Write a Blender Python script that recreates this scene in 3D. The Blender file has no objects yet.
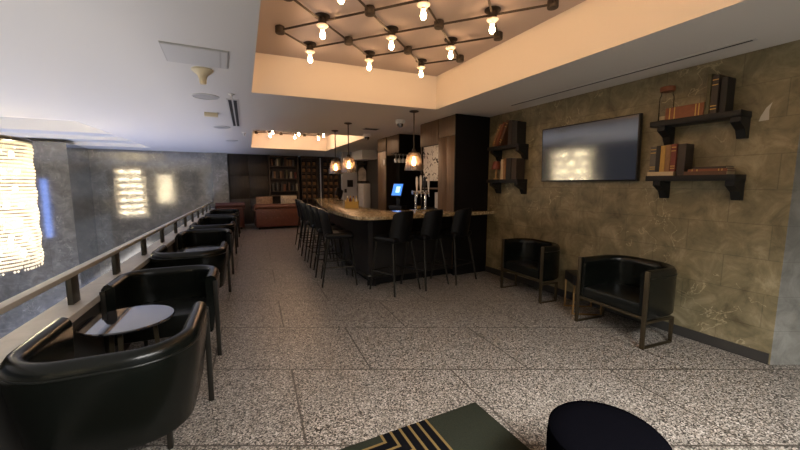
import bpy, bmesh, math, random
from mathutils import Vector, Matrix
random.seed(7)
PI = math.pi
S = bpy.context.scene
COL = S.collection

# ------------------------------------------------------------------ camera
PSI = math.atan(178 / 352.4)
TH = math.atan(41 / 350.0)
cam = bpy.data.objects.new('camera', bpy.data.cameras.new('camera'))
COL.objects.link(cam)
cam.data.sensor_width = 36
cam.data.lens = 350.0 / 800 * 36
cam.data.clip_start = 0.02
cam.location = (0, 0, 1.6)
fwd = Vector((math.sin(PSI) * math.cos(TH), math.cos(PSI) * math.cos(TH), -math.sin(TH)))
cam.rotation_euler = fwd.to_track_quat('-Z', 'Y').to_euler()
S.camera = cam

# ------------------------------------------------------------------ world, big lights, exposure
W = bpy.data.worlds.new('world')
S.world = W
W.use_nodes = True
W.node_tree.nodes['Background'].inputs[0].default_value = (0.75, 0.85, 1.0, 1)
W.node_tree.nodes['Background'].inputs[1].default_value = 0.25


def area(name, loc, aim, sx, sy, power, color, spread=PI):
    l = bpy.data.lights.new(name, 'AREA')
    l.shape = 'RECTANGLE'
    l.size, l.size_y = sx, sy
    l.energy = power
    l.color = color
    l.spread = spread
    o = bpy.data.objects.new(name, l)
    COL.objects.link(o)
    o.location = loc
    o.rotation_euler = (Vector(aim) - Vector(loc)).to_track_quat('-Z', 'Y').to_euler()
    return o


area('floor_fill_rear', (1.0, -1.05, 2.74), (0.9, -0.7, 0), 2.6, 1.0, 330, (1.0, 0.97, 0.93), 2.3)  # added unseen source behind the camera, whitens the foreground floor
area('ceiling_fill_below', (-3.8, 3.0, -3.0), (-3.8, 3.0, 3.0), 3.8, 11.0, 245, (1.0, 0.94, 0.88))  # added fill hidden behind the ledge, brightens the left ceiling
area('blue_ceiling_fill_below', (-3.9, 11.0, -3.0), (-3.9, 11.0, 3.0), 3.6, 4.5, 190, (0.44, 0.56, 1.0))  # added hidden fill, tints the far left ceiling blue
area('atrium_recess_fill', (-3.92, 9.4, 2.56), (-3.92, 9.4, 4.0), 0.9, 1.2, 16, (1.0, 0.84, 0.58))  # added unseen fill above the top plate, brightens the atrium recess
area('blue_lobby_lamp', (-6.5, 7.3, 0.6), (-5.6, 13.35, 0.6), 0.2, 2.4, 5, (0.18, 0.34, 1.0))
S.view_settings.view_transform = 'Standard'
S.view_settings.look = 'None'
S.view_settings.gamma = 1
S.view_settings.use_curve_mapping = False
S.view_settings.exposure = 0.6
BULB = 50.0


# ------------------------------------------------------------------ materials
def mat(name, color, rough=0.5, metal=0.0, spec=0.5, coat=0.0, coat_rough=0.1, bump=0.0, bump_scale=60.0, vary=0.0, vary_scale=8.0, emit=None, estr=0.0):
    m = bpy.data.materials.new(name)
    m.use_nodes = True
    nt = m.node_tree
    p = nt.nodes['Principled BSDF']
    p.inputs['Base Color'].default_value = (*color, 1)
    p.inputs['Roughness'].default_value = rough
    p.inputs['Metallic'].default_value = metal
    p.inputs['Specular IOR Level'].default_value = spec
    p.inputs['Coat Weight'].default_value = coat
    p.inputs['Coat Roughness'].default_value = coat_rough
    if emit:
        p.inputs['Emission Color'].default_value = (*emit, 1)
        p.inputs['Emission Strength'].default_value = estr
    tc = nt.nodes.new('ShaderNodeTexCoord')
    if vary:
        n = nt.nodes.new('ShaderNodeTexNoise')
        n.inputs['Scale'].default_value = vary_scale
        n.inputs['Detail'].default_value = 5
        nt.links.new(tc.outputs['Object'], n.inputs['Vector'])
        mx = nt.nodes.new('ShaderNodeMix')
        mx.data_type = 'RGBA'
        mx.inputs[6].default_value = (*[c * (1 - vary) for c in color], 1)
        mx.inputs[7].default_value = (*[min(1, c * (1 + vary)) for c in color], 1)
        nt.links.new(n.outputs['Fac'], mx.inputs[0])
        nt.links.new(mx.outputs[2], p.inputs['Base Color'])
    if bump:
        n2 = nt.nodes.new('ShaderNodeTexNoise')
        n2.inputs['Scale'].default_value = bump_scale
        n2.inputs['Detail'].default_value = 3
        nt.links.new(tc.outputs['Object'], n2.inputs['Vector'])
        b = nt.nodes.new('ShaderNodeBump')
        b.inputs['Strength'].default_value = bump
        b.inputs['Distance'].default_value = 0.01
        nt.links.new(n2.outputs['Fac'], b.inputs['Height'])
        nt.links.new(b.outputs['Normal'], p.inputs['Normal'])
    return m


def glass(name, tint=(1, 1, 1), gloss=0.14, rough=0.03):
    m = bpy.data.materials.new(name)
    m.use_nodes = True
    nt = m.node_tree
    nt.nodes.clear()
    o = nt.nodes.new('ShaderNodeOutputMaterial')
    t = nt.nodes.new('ShaderNodeBsdfTransparent')
    t.inputs[0].default_value = (*tint, 1)
    g = nt.nodes.new('ShaderNodeBsdfGlossy')
    g.inputs['Roughness'].default_value = rough
    lw = nt.nodes.new('ShaderNodeLayerWeight')
    lw.inputs[0].default_value = gloss * 2
    mx = nt.nodes.new('ShaderNodeMixShader')
    nt.links.new(lw.outputs['Fresnel'], mx.inputs[0])
    nt.links.new(t.outputs[0], mx.inputs[1])
    nt.links.new(g.outputs[0], mx.inputs[2])
    nt.links.new(mx.outputs[0], o.inputs[0])
    return m


class NT:
    """small wrapper for building node trees"""

    def __init__(self, m):
        self.nt = m.node_tree

    def n(self, t, **kw):
        nd = self.nt.nodes.new(t)
        for k, v in kw.items():
            setattr(nd, k, v)
        return nd

    def l(self, a, b):
        self.nt.links.new(a, b)

    def math(self, op, a, b=None, c=None):
        nd = self.n('ShaderNodeMath', operation=op)
        for i, v in enumerate((a, b, c)):
            if v is None:
                continue
            if isinstance(v, (int, float)):
                nd.inputs[i].default_value = v
            else:
                self.l(v, nd.inputs[i])
        return nd.outputs[0]

    def mix(self, fac, a, b):
        nd = self.n('ShaderNodeMix', data_type='RGBA')
        for i, v in ((0, fac), (6, a), (7, b)):
            if isinstance(v, (int, float)):
                nd.inputs[i].default_value = v
            elif isinstance(v, tuple):
                nd.inputs[i].default_value = (*v, 1)
            else:
                self.l(v, nd.inputs[i])
        return nd.outputs[2]

    def ramp(self, fac, stops, interp='LINEAR'):
        nd = self.n('ShaderNodeValToRGB')
        cr = nd.color_ramp
        cr.interpolation = interp
        while len(cr.elements) < len(stops):
            cr.elements.new(0.5)
        for e, (p, c) in zip(cr.elements, stops):
            e.position = p
            e.color = (*c, 1)
        self.l(fac, nd.inputs[0])
        return nd.outputs[0]


def terrazzo():
    m = mat('terrazzo_floor', (0.4, 0.38, 0.36), 0.36, spec=0.45)
    w = NT(m)
    p = m.node_tree.nodes['Principled BSDF']
    geo = w.n('ShaderNodeNewGeometry')
    pos = geo.outputs['Position']
    sep = w.n('ShaderNodeSeparateXYZ')
    w.l(pos, sep.inputs[0])
    X, Y = sep.outputs[0], sep.outputs[1]
    v = w.n('ShaderNodeTexVoronoi')
    v.inputs['Scale'].default_value = 125
    w.l(pos, v.inputs['Vector'])
    bw = w.n('ShaderNodeSeparateColor')
    w.l(v.outputs['Color'], bw.inputs[0])
    chips = w.ramp(bw.outputs[0], [(0, (0.012, 0.011, 0.010)), (0.24, (0.022, 0.020, 0.017)), (0.34, (0.12, 0.107, 0.092)), (0.6, (0.23, 0.210, 0.182)), (0.85, (0.36, 0.332, 0.295)), (1, (0.56, 0.53, 0.49))])
    big = w.n('ShaderNodeTexNoise')
    big.inputs['Scale'].default_value = 0.9
    big.inputs['Detail'].default_value = 4
    w.l(pos, big.inputs['Vector'])
    wear = w.ramp(big.outputs['Fac'], [(0.3, (0.86, 0.84, 0.82)), (0.7, (1, 1, 1))])
    mul = w.n('ShaderNodeMix', data_type='RGBA', blend_type='MULTIPLY')
    mul.inputs[0].default_value = 1
    w.l(chips, mul.inputs[6])
    w.l(wear, mul.inputs[7])
    # slab joints: long rows, short joints staggered by half a slab
    D = w.math('ADD', w.math('MULTIPLY', X, math.sin(PSI)), w.math('MULTIPLY', Y, math.cos(PSI)))
    r = w.math('DIVIDE', w.math('SUBTRACT', D, 2.87), 0.895)
    row = w.math('FLOOR', r)
    fr = w.math('FRACT', r)
    j1 = w.math('LESS_THAN', fr, 0.017)
    V = w.math('SUBTRACT', X, w.math('MULTIPLY', Y, 0.08))
    c = w.math('ADD', w.math('DIVIDE', w.math('SUBTRACT', V, 1.49), 1.28), w.math('MULTIPLY', w.math('SUBTRACT', row, 1.0), 0.5))
    j2 = w.math('LESS_THAN', w.math('FRACT', c), 0.011)
    j = w.math('MAXIMUM', j1, j2)
    col = w.mix(w.math('MULTIPLY', j, 0.85), mul.outputs[2], (0.03, 0.025, 0.02))
    w.l(col, p.inputs['Base Color'])
    rr = w.math('MULTIPLY_ADD', big.outputs['Fac'], 0.22, 0.30)
    w.l(rr, p.inputs['Roughness'])
    return m


def stone(name, dark, mid, light, rough, bw_, bh, joint=0.35, axis='X', spec=0.5, vein=0.5):
    """mottled stone blocks with faint joints; axis = the wall's normal"""
    m = mat(name, mid, rough, spec=spec)
    w = NT(m)
    p = m.node_tree.nodes['Principled BSDF']
    if rough < 0.2:
        p.inputs['Coat Weight'].default_value = 1.0
        p.inputs['Coat IOR'].default_value = 2.1
        p.inputs['Coat Roughness'].default_value = 0.07
    geo = w.n('ShaderNodeNewGeometry')
    pos = geo.outputs['Position']
    n1 = w.n('ShaderNodeTexNoise')
    n1.inputs['Scale'].default_value = 4.5
    n1.inputs['Detail'].default_value = 9
    n1.inputs['Roughness'].default_value = 0.68
    n1.inputs['Distortion'].default_value = 0.6
    w.l(pos, n1.inputs['Vector'])
    base = w.ramp(n1.outputs['Fac'], [(0.28, dark), (0.52, mid), (0.78, light)])
    n2 = w.n('ShaderNodeTexNoise')
    n2.inputs['Scale'].default_value = 3.0
    n2.inputs['Detail'].default_value = 6
    n2.inputs['Distortion'].default_value = 0.9
    w.l(pos, n2.inputs['Vector'])
    v = w.math('ABSOLUTE', w.math('SUBTRACT', n2.outputs['Fac'], 0.5))
    vm = w.math('MULTIPLY', w.math('LESS_THAN', v, 0.006), vein)
    n3 = w.n('ShaderNodeTexNoise')
    n3.inputs['Scale'].default_value = 1.7
    w.l(pos, n3.inputs['Vector'])
    vm = w.math('MULTIPLY', vm, w.math('GREATER_THAN', n3.outputs['Fac'], 0.56))
    base = w.mix(vm, base, tuple(min(1, c * 1.7) for c in light))
    sep = w.n('ShaderNodeSeparateXYZ')
    w.l(pos, sep.inputs[0])
    cmb = w.n('ShaderNodeCombineXYZ')
    w.l(sep.outputs[1 if axis == 'X' else 0], cmb.inputs[0])
    w.l(sep.outputs[2], cmb.inputs[1])
    br = w.n('ShaderNodeTexBrick')
    br.inputs['Scale'].default_value = 1
    br.inputs['Brick Width'].default_value = bw_
    br.inputs['Row Height'].default_value = bh
    br.inputs['Mortar Size'].default_value = 0.004
    br.inputs['Color1'].default_value = (0.88, 0.88, 0.88, 1)
    br.inputs['Color2'].default_value = (1.05, 1.05, 1.05, 1)
    br.inputs['Mortar'].default_value = (1 - joint,) * 3 + (1,)
    w.l(cmb.outputs[0], br.inputs['Vector'])
    mul = w.n('ShaderNodeMix', data_type='RGBA', blend_type='MULTIPLY')
    mul.inputs[0].default_value = 1
    w.l(base, mul.inputs[6])
    w.l(br.outputs['Color'], mul.inputs[7])
    w.l(mul.outputs[2], p.inputs['Base Color'])
    b = w.n('ShaderNodeBump')
    b.inputs['Strength'].default_value = 0.25 if rough > 0.3 else 0.0
    b.inputs['Distance'].default_value = 0.01
    w.l(n1.outputs['Fac'], b.inputs['Height'])
    w.l(b.outputs['Normal'], p.inputs['Normal'])
    return m


def wood(name, a, b, rough=0.45, axis=2):
    m = mat(name, a, rough)
    w = NT(m)
    p = m.node_tree.nodes['Principled BSDF']
    tc = w.n('ShaderNodeTexCoord')
    mp = w.n('ShaderNodeMapping')
    s = [22, 22, 22]
    s[axis] = 1.6
    mp.inputs['Scale'].default_value = s
    w.l(tc.outputs['Object'], mp.inputs[0])
    n = w.n('ShaderNodeTexNoise')
    n.inputs['Scale'].default_value = 1.5
    n.inputs['Detail'].default_value = 7
    w.l(mp.outputs[0], n.inputs['Vector'])
    w.l(w.ramp(n.outputs['Fac'], [(0.3, a), (0.7, b)]), p.inputs['Base Color'])
    return m


def granite_top():
    m = mat('polished_granite', (0.35, 0.26, 0.16), 0.12, spec=0.6)
    w = NT(m)
    p = m.node_tree.nodes['Principled BSDF']
    tc = w.n('ShaderNodeTexCoord')
    n = w.n('ShaderNodeTexNoise')
    n.inputs['Scale'].default_value = 26
    n.inputs['Detail'].default_value = 8
    n.inputs['Roughness'].default_value = 0.75
    w.l(tc.outputs['Object'], n.inputs['Vector'])
    w.l(w.ramp(n.outputs['Fac'], [(0.32, (0.05, 0.035, 0.02)), (0.46, (0.32, 0.24, 0.13)), (0.58, (0.56, 0.46, 0.28)), (0.72, (0.76, 0.67, 0.48))]), p.inputs['Base Color'])
    return m


def rug_mat():
    m = mat('rug_wool', (0.06, 0.065, 0.05), 0.95, spec=0.02)
    w = NT(m)
    p = m.node_tree.nodes['Principled BSDF']
    geo = w.n('ShaderNodeNewGeometry')
    sep = w.n('ShaderNodeSeparateXYZ')
    w.l(geo.outputs['Position'], sep.inputs[0])
    s = w.math('MAXIMUM', w.math('SUBTRACT', sep.outputs[0], 0.82), w.math('SUBTRACT', 1.82, sep.outputs[1]))
    # nested right angled bands, 65 mm apart
    u = w.math('FRACT', w.math('DIVIDE', w.math('ADD', s, 0.010), 0.066))
    gold = w.math('LESS_THAN', u, 0.26)
    inside = w.math('MULTIPLY', w.math('GREATER_THAN', s, -0.010), w.math('LESS_THAN', s, 0.338))
    n = w.n('ShaderNodeTexNoise')
    n.inputs['Scale'].default_value = 220
    w.l(geo.outputs['Position'], n.inputs['Vector'])
    green = w.mix(n.outputs['Fac'], (0.012, 0.014, 0.010), (0.034, 0.037, 0.026))
    band = w.mix(gold, (0.005, 0.005, 0.006), (0.17, 0.115, 0.045))
    w.l(w.mix(inside, green, band), p.inputs['Base Color'])
    b = w.n('ShaderNodeBump')
    b.inputs['Strength'].default_value = 0.5
    b.inputs['Distance'].default_value = 0.004
    w.l(n.outputs['Fac'], b.inputs['Height'])
    w.l(b.outputs['Normal'], p.inputs['Normal'])
    return m


def poster_mat():
    m = mat('marked_paper', (0.8, 0.8, 0.76), 0.6)
    w = NT(m)
    p = m.node_tree.nodes['Principled BSDF']
    tc = w.n('ShaderNodeTexCoord')
    v = w.n('ShaderNodeTexNoise')
    v.inputs['Scale'].default_value = 11
    v.inputs['Detail'].default_value = 1.0
    v.inputs['Distortion'].default_value = 1.5
    w.l(tc.outputs['Object'], v.inputs['Vector'])
    k = w.math('GREATER_THAN', v.outputs['Fac'], 0.60)
    w.l(w.mix(k, (0.80, 0.80, 0.75), (0.03, 0.03, 0.03)), p.inputs['Base Color'])
    return m


def crystal_mat():
    m = bpy.data.materials.new('cut_crystal')
    m.use_nodes = True
    nt = m.node_tree
    nt.nodes.clear()
    w = NT(m)
    o = w.n('ShaderNodeOutputMaterial')
    tr = w.n('ShaderNodeBsdfTranslucent')
    tr.inputs[0].default_value = (0.95, 0.90, 0.78, 1)
    t = w.n('ShaderNodeBsdfTransparent')
    g = w.n('ShaderNodeBsdfGlossy')
    g.inputs['Roughness'].default_value = 0.15
    m1 = w.n('ShaderNodeMixShader')
    m1.inputs[0].default_value = 0.15
    w.l(tr.outputs[0], m1.inputs[1])
    w.l(t.outputs[0], m1.inputs[2])
    m2 = w.n('ShaderNodeMixShader')
    m2.inputs[0].default_value = 0.2
    w.l(m1.outputs[0], m2.inputs[1])
    w.l(g.outputs[0], m2.inputs[2])
    w.l(m2.outputs[0], o.inputs[0])
    return m


M = {}
M['floor'] = terrazzo()
M['ceiling'] = mat('ceiling_paint', (0.72, 0.70, 0.68), 0.9, spec=0.2)
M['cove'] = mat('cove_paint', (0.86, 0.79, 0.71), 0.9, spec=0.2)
M['covetop'] = mat('recess_top_shaded', (0.50, 0.43, 0.40), 0.9, spec=0.2)  # darker than the cove sides: shade on the recess top put into the colour
M['trimwhite'] = mat('white_trim_paint', (0.86, 0.83, 0.77), 0.7)
M['stonewall'] = stone('brown_stone', (0.090, 0.074, 0.038), (0.220, 0.185, 0.104), (0.40, 0.345, 0.22), 0.42, 0.62, 0.31, 0.30, 'X', vein=0.35)
M['greystone'] = stone('grey_stone', (0.12, 0.12, 0.11), (0.22, 0.22, 0.20), (0.34, 0.34, 0.31), 0.5, 0.5, 0.31, 0.2, 'Y')
M['granite'] = stone('polished_grey_granite', (0.10, 0.092, 0.072), (0.165, 0.152, 0.120), (0.29, 0.265, 0.21), 0.10, 1.5, 1.2, 0.25, 'Y', spec=0.9, vein=0.35)
M['leather'] = mat('black_leather', (0.004, 0.005, 0.004), 0.23, spec=0.28, bump=0.06, bump_scale=220)
M['seatleather'] = mat('black_seat_leather', (0.005, 0.006, 0.005), 0.30, spec=0.30, bump=0.06, bump_scale=200)
M['darkmetal'] = mat('blackened_metal', (0.03, 0.027, 0.022), 0.35, metal=0.7)
M['bronze'] = mat('dark_bronze_bar', (0.10, 0.08, 0.05), 0.38, metal=0.85)
M['brass'] = mat('warm_brass', (0.45, 0.28, 0.12), 0.28, metal=1.0)
M['pipe'] = mat('aged_iron_pipe', (0.055, 0.042, 0.032), 0.5, metal=0.55, vary=0.4, vary_scale=20)
M['chrome'] = mat('chrome', (0.75, 0.75, 0.75), 0.12, metal=1.0)
M['rail'] = mat('rail_metal', (0.50, 0.47, 0.40), 0.4, metal=0.4)
M['post'] = mat('post_metal', (0.04, 0.037, 0.028), 0.5, metal=0.4)
M['ledge'] = stone('ledge_stone', (0.36, 0.34, 0.31), (0.44, 0.42, 0.38), (0.52, 0.50, 0.46), 0.45, 1.6, 3.0, 0.5, 'X', vein=0)
M['darkwall'] = mat('dark_paint', (0.03, 0.028, 0.025), 0.6)
M['bluewall'] = mat('dark_blue_grey_paint', (0.11, 0.12, 0.14), 0.45, vary=0.25, vary_scale=3)  # dark blue-grey, mottled at random
M['walnut'] = wood('walnut_panel', (0.085, 0.050, 0.022), (0.150, 0.092, 0.045), 0.4)
M['darkwood'] = wood('dark_wood', (0.012, 0.008, 0.005), (0.028, 0.018, 0.011), 0.5)
M['casewood'] = wood('bookcase_wood', (0.045, 0.026, 0.014), (0.085, 0.050, 0.028), 0.5)
M['blackpanel'] = mat('black_cabinet_panel', (0.005, 0.004, 0.004), 0.5, spec=0.25)
M['barfront'] = wood('bar_front_wood', (0.007, 0.005, 0.004), (0.016, 0.011, 0.008), 0.45)
M['granitetop'] = granite_top()
M['stoolvinyl'] = mat('black_vinyl', (0.003, 0.003, 0.004), 0.42, spec=0.25)
M['redleather'] = mat('red_brown_leather', (0.11, 0.040, 0.024), 0.38, spec=0.5, vary=0.3, vary_scale=9)
M['oxblood'] = mat('oxblood_leather', (0.075, 0.026, 0.022), 0.36, spec=0.5, vary=0.3, vary_scale=9)
M['pillowpale'] = mat('pale_patterned_cloth', (0.42, 0.34, 0.25), 0.9, vary=0.7, vary_scale=26)
M['pillowbrown'] = mat('brown_patterned_cloth', (0.24, 0.15, 0.09), 0.9, vary=0.8, vary_scale=22)
M['tabletop'] = mat('black_gloss_top', (0.01, 0.01, 0.012), 0.06, spec=0.7, coat=0.6, coat_rough=0.03)
M['tvscreen'] = mat('tv_glass', (0.006, 0.007, 0.010), 0.10, spec=1.0, coat=1.0, coat_rough=0.08)
M['tvscreen'].node_tree.nodes['Principled BSDF'].inputs['Coat IOR'].default_value = 2.0
M['plastic'] = mat('black_plastic', (0.01, 0.01, 0.011), 0.4)
M['whiteplastic'] = mat('white_plastic', (0.75, 0.74, 0.72), 0.45)
M['cream'] = mat('cream_plastic', (0.72, 0.62, 0.42), 0.5)
M['greyplastic'] = mat('grey_grille', (0.48, 0.47, 0.46), 0.6)
M['panelwhite'] = mat('access_panel_paint', (0.60, 0.59, 0.58), 0.75)
M['groove'] = mat('dark_groove', (0.03, 0.03, 0.03), 0.7)
M['shelf'] = mat('black_shelf_paint', (0.007, 0.008, 0.009), 0.5, spec=0.35)
M['rug'] = rug_mat()
M['pouf'] = mat('navy_black_fabric', (0.002, 0.002, 0.003), 0.95, spec=0.0, bump=0.2, bump_scale=300)
M['glass'] = glass('clear_glass', gloss=0.04)
M['stemglass'] = glass('stemware_glass', (0.9, 0.9, 0.9), 0.5, 0.3)
M['shadeglass'] = glass('smoky_glass', (0.82, 0.72, 0.66), 0.30, 0.3)
M['poster'] = poster_mat()
M['crystal'] = crystal_mat()
M['screen'] = mat('lit_display', (0.02, 0.03, 0.05), 0.2, emit=(0.08, 0.28, 1.0), estr=0.9)
M['screenbright'] = mat('lit_display_panel', (0.02, 0.03, 0.05), 0.2, emit=(0.35, 0.65, 1.0), estr=1.6)
M['bulb'] = mat('lit_bulb', (1, 0.9, 0.8), 0.3, emit=(1.0, 0.58, 0.28), estr=BULB)
M['bulbfar'] = mat('lit_bulb_far', (1, 0.9, 0.8), 0.3, emit=(1.0, 0.62, 0.36), estr=BULB * 2.3)
M['socket'] = mat('porcelain_socket', (0.78, 0.70, 0.64), 0.4)
M['filament'] = mat('lit_filament_bulb', (1, 0.8, 0.5), 0.3, emit=(1.0, 0.55, 0.22), estr=45)
M['lamp'] = mat('lit_chandelier_lamp', (1, 0.95, 0.85), 0.3, emit=(1.0, 0.84, 0.58), estr=55)
M['yellow'] = mat('yellow_wood_box', (0.62, 0.40, 0.08), 0.5)
M['stripe'] = mat('stained_patch', (0.5, 0.48, 0.42), 0.8)
M['fridge'] = mat('brushed_steel', (0.62, 0.60, 0.57), 0.4, metal=0.3)
M['art'] = mat('framed_print', (0.45, 0.40, 0.34), 0.6, vary=0.8, vary_scale=7)
BOOKC = {'tan': (0.24, 0.12, 0.045), 'rust': (0.20, 0.062, 0.022), 'gold': (0.45, 0.27, 0.06), 'black': (0.012, 0.011, 0.010), 'dark': (0.035, 0.025, 0.018), 'cream': (0.50, 0.40, 0.25),
         'brown': (0.10, 0.045, 0.020), 'grey': (0.10, 0.09, 0.075), 'olive': (0.09, 0.075, 0.03), 'red': (0.16, 0.035, 0.02)}
for k, c in BOOKC.items():
    M['book_' + k] = mat(k + '_book_cover', c, 0.55, vary=0.3, vary_scale=25)
M['pages'] = mat('paper_pages', (0.52, 0.42, 0.27), 0.9)
M['gilt'] = mat('gilt_band', (0.55, 0.36, 0.10), 0.4, metal=0.5)


# ------------------------------------------------------------------ mesh helpers
class MB:
    def __init__(self):
        self.b = bmesh.new()

    def box(self, c, s, rot=None, bev=0.0, seg=2):
        r = bmesh.ops.create_cube(self.b, size=1)
        vs = r['verts']
        mt = Matrix.Translation(c)
        if rot is not None:
            mt = mt @ (rot if isinstance(rot, Matrix) else Matrix.Rotation(rot, 4, 'Z'))
        mt = mt @ Matrix.Diagonal((*s, 1))
        bmesh.ops.transform(self.b, matrix=mt, verts=vs)
        if bev:
            es = list({e for v in vs for e in v.link_edges})
            bmesh.ops.bevel(self.b, geom=es, offset=bev, segments=seg, profile=0.5, affect='EDGES')
        return self

    def span(self, a, b, bev=0.0):
        a, b = Vector(a), Vector(b)
        return self.box((a + b) / 2, [abs(x) for x in (b - a)], bev=bev)

    def bar(self, p0, p1, wx, wy, up=(0, 0, 1), bev=0.0):
        """rectangular bar from p0 to p1"""
        p0, p1 = Vector(p0), Vector(p1)
        z = (p1 - p0).normalized()
        u = Vector(up)
        if abs(z.dot(u)) > 0.99:
            u = Vector((0, 1, 0))
        x = u.cross(z).normalized()
        y = z.cross(x)
        R = Matrix((x, y, z)).transposed().to_4x4()
        return self.box((p0 + p1) / 2, (wx, wy, (p1 - p0).length), rot=R, bev=bev)

    def cyl(self, p0, p1, r0, r1=None, n=16, caps=True):
        p0, p1 = Vector(p0), Vector(p1)
        r1 = r0 if r1 is None else r1
        z = (p1 - p0).normalized()
        R = z.to_track_quat('Z', 'Y').to_matrix().to_4x4()
        bmesh.ops.create_cone(self.b, cap_ends=caps, segments=n, radius1=r0, radius2=r1, depth=(p1 - p0).length, matrix=Matrix.Translation((p0 + p1) / 2) @ R)
        return self

    def lathe(self, c, prof, n=20, sx=1, sy=1):
        c = Vector(c)
        rings = []
        for r, z in prof:
            if r < 1e-6:
                rings.append([self.b.verts.new(c + Vector((0, 0, z)))])
            else:
                rings.append([self.b.verts.new(c + Vector((r * sx * math.cos(2 * PI * i / n), r * sy * math.sin(2 * PI * i / n), z))) for i in range(n)])
        for a, b in zip(rings[:-1], rings[1:]):
            for i in range(n):
                j = (i + 1) % n
                if len(a) == 1 and len(b) == 1:
                    continue
                if len(a) == 1:
                    self.b.faces.new((a[0], b[j], b[i]))
                elif len(b) == 1:
                    self.b.faces.new((a[i], a[j], b[0]))
                else:
                    self.b.faces.new((a[i], a[j], b[j], b[i]))
        return self

    def sweep(self, path, prof, closed_prof=True, caps=True):
        """path: list of (pos, outward dir, scale-up z) ; prof: list of (inward offset, z)"""
        rings = []
        for k, (p, o) in enumerate(path):
            p, o = Vector(p), Vector(o)
            pr = prof(k / (len(path) - 1)) if callable(prof) else prof
            rings.append([self.b.verts.new(p - o * d + Vector((0, 0, z))) for d, z in pr])
        m = len(rings[0])
        for a, b in zip(rings[:-1], rings[1:]):
            for i in range(m if closed_prof else m - 1):
                j = (i + 1) % m
                self.b.faces.new((a[i], b[i], b[j], a[j]))
        if caps and closed_prof:
            self.b.faces.new(rings[0])
            self.b.faces.new(list(reversed(rings[-1])))
        return self

    def poly(self, pts, z0, z1, bev=0.0):
        lo = [self.b.verts.new((x, y, z0)) for x, y in pts]
        hi = [self.b.verts.new((x, y, z1)) for x, y in pts]
        n = len(pts)
        fs = [self.b.faces.new(list(reversed(lo))), self.b.faces.new(hi)]
        for i in range(n):
            j = (i + 1) % n
            fs.append(self.b.faces.new((lo[i], lo[j], hi[j], hi[i])))
        if bev:
            es = list(fs[1].edges) + list(fs[0].edges)
            bmesh.ops.bevel(self.b, geom=es, offset=bev, segments=2, profile=0.5, affect='EDGES')
        return self

    def quad(self, *pts):
        self.b.faces.new([self.b.verts.new(p) for p in pts])
        return self

    def build(self, name, material, parent=None, loc=(0, 0, 0), rotz=0.0, smooth=True):
        bmesh.ops.recalc_face_normals(self.b, faces=self.b.faces)
        if smooth:
            for f in self.b.faces:
                f.smooth = True
            for e in self.b.edges:
                if len(e.link_faces) == 2 and e.calc_face_angle(0) > 0.7:
                    e.smooth = False
        me = bpy.data.meshes.new(name)
        self.b.to_mesh(me)
        self.b.free()
        me.materials.append(material)
        o = bpy.data.objects.new(name, me)
        COL.objects.link(o)
        o.location = loc
        o.rotation_euler = (0, 0, rotz)
        if parent:
            o.parent = parent
        return o


def tag(o, label, cat, group=None):
    o['label'] = label
    o['category'] = cat
    if group:
        o['group'] = group
    return o


def thing(name, label, cat, loc=(0, 0, 0), rotz=0.0, group=None):
    o = bpy.data.objects.new(name, None)
    o.empty_display_size = 0.1
    COL.objects.link(o)
    o.location = loc
    o.rotation_euler = (0, 0, rotz)
    return tag(o, label, cat, group)


def dup(root, label, loc, rotz=0.0, group=None):
    r = root.copy()
    COL.objects.link(r)
    r.location = loc
    r.rotation_euler = (0, 0, rotz)
    r['label'] = label
    if group:
        r['group'] = group
    for ch in list(root.children):
        c = ch.copy()
        COL.objects.link(c)
        c.parent = r
        for g in list(ch.children):
            d = g.copy()
            COL.objects.link(d)
            d.parent = c
    return r


def struct(name, mb, m, smooth=False):
    o = mb.build(name, m, smooth=smooth)
    o['kind'] = 'structure'
    return o


def railx(y):
    return -1.08 + 0.06 * (y - 3.0)


# ------------------------------------------------------------------ the setting
CZ = 2.77
FY = 15.2          # far wall
RX = 4.27          # right stone wall
# upper floor (edge follows the ledge) and the lower floor of the atrium
f = MB()
f.poly([(railx(-6) + 0.1, -6), (7.5, -6), (7.5, FY + 0.4), (railx(FY + .4) + 0.1, FY + 0.4)], -0.35, 0.0)
struct('floor', f, M['floor'])
f = MB()
f.span((-9, -10, -3.6), (-0.2, FY + 0.4, -3.5))
struct('floor_lower', f, M['floor'])
# ceiling with three recesses
MC = [(0.15, -0.3), (0.40, 5.03), (3.08, 4.83), (3.05, -0.3)]
SC = [(0.66, 8.4), (0.90, 12.43), (3.37, 12.43), (3.30, 8.3)]
AC = [(-8.9, 8.65), (-2.40, 8.65), (-2.00, 14.0), (-8.9, 14.0)]
b = bmesh.new()
edges = []
for loop in ([(-9, -10), (7.5, -10), (7.5, FY + 0.4), (-9, FY + 0.4)], MC, SC, AC):
    vs = [b.verts.new((x, y, CZ)) for x, y in loop]
    for i in range(len(vs)):
        edges.append(b.edges.new((vs[i], vs[(i + 1) % len(vs)])))
bmesh.ops.triangle_fill(b, use_beauty=True, edges=edges)
mb = MB()
mb.b.free()
mb.b = b
struct('ceiling', mb, M['ceiling'])


def recess(name, loop, top, m, m2=None):
    q = MB()
    n = len(loop)
    for i in range(n):
        (x0, y0), (x1, y1) = loop[i], loop[(i + 1) % n]
        q.quad((x0, y0, CZ), (x1, y1, CZ), (x1, y1, top), (x0, y0, top))
    o = struct(name, q, m)
    q = MB()
    q.quad(*[(x, y, top) for x, y in loop])
    struct(name + '_top', q, m2 or m)
    return o


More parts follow.
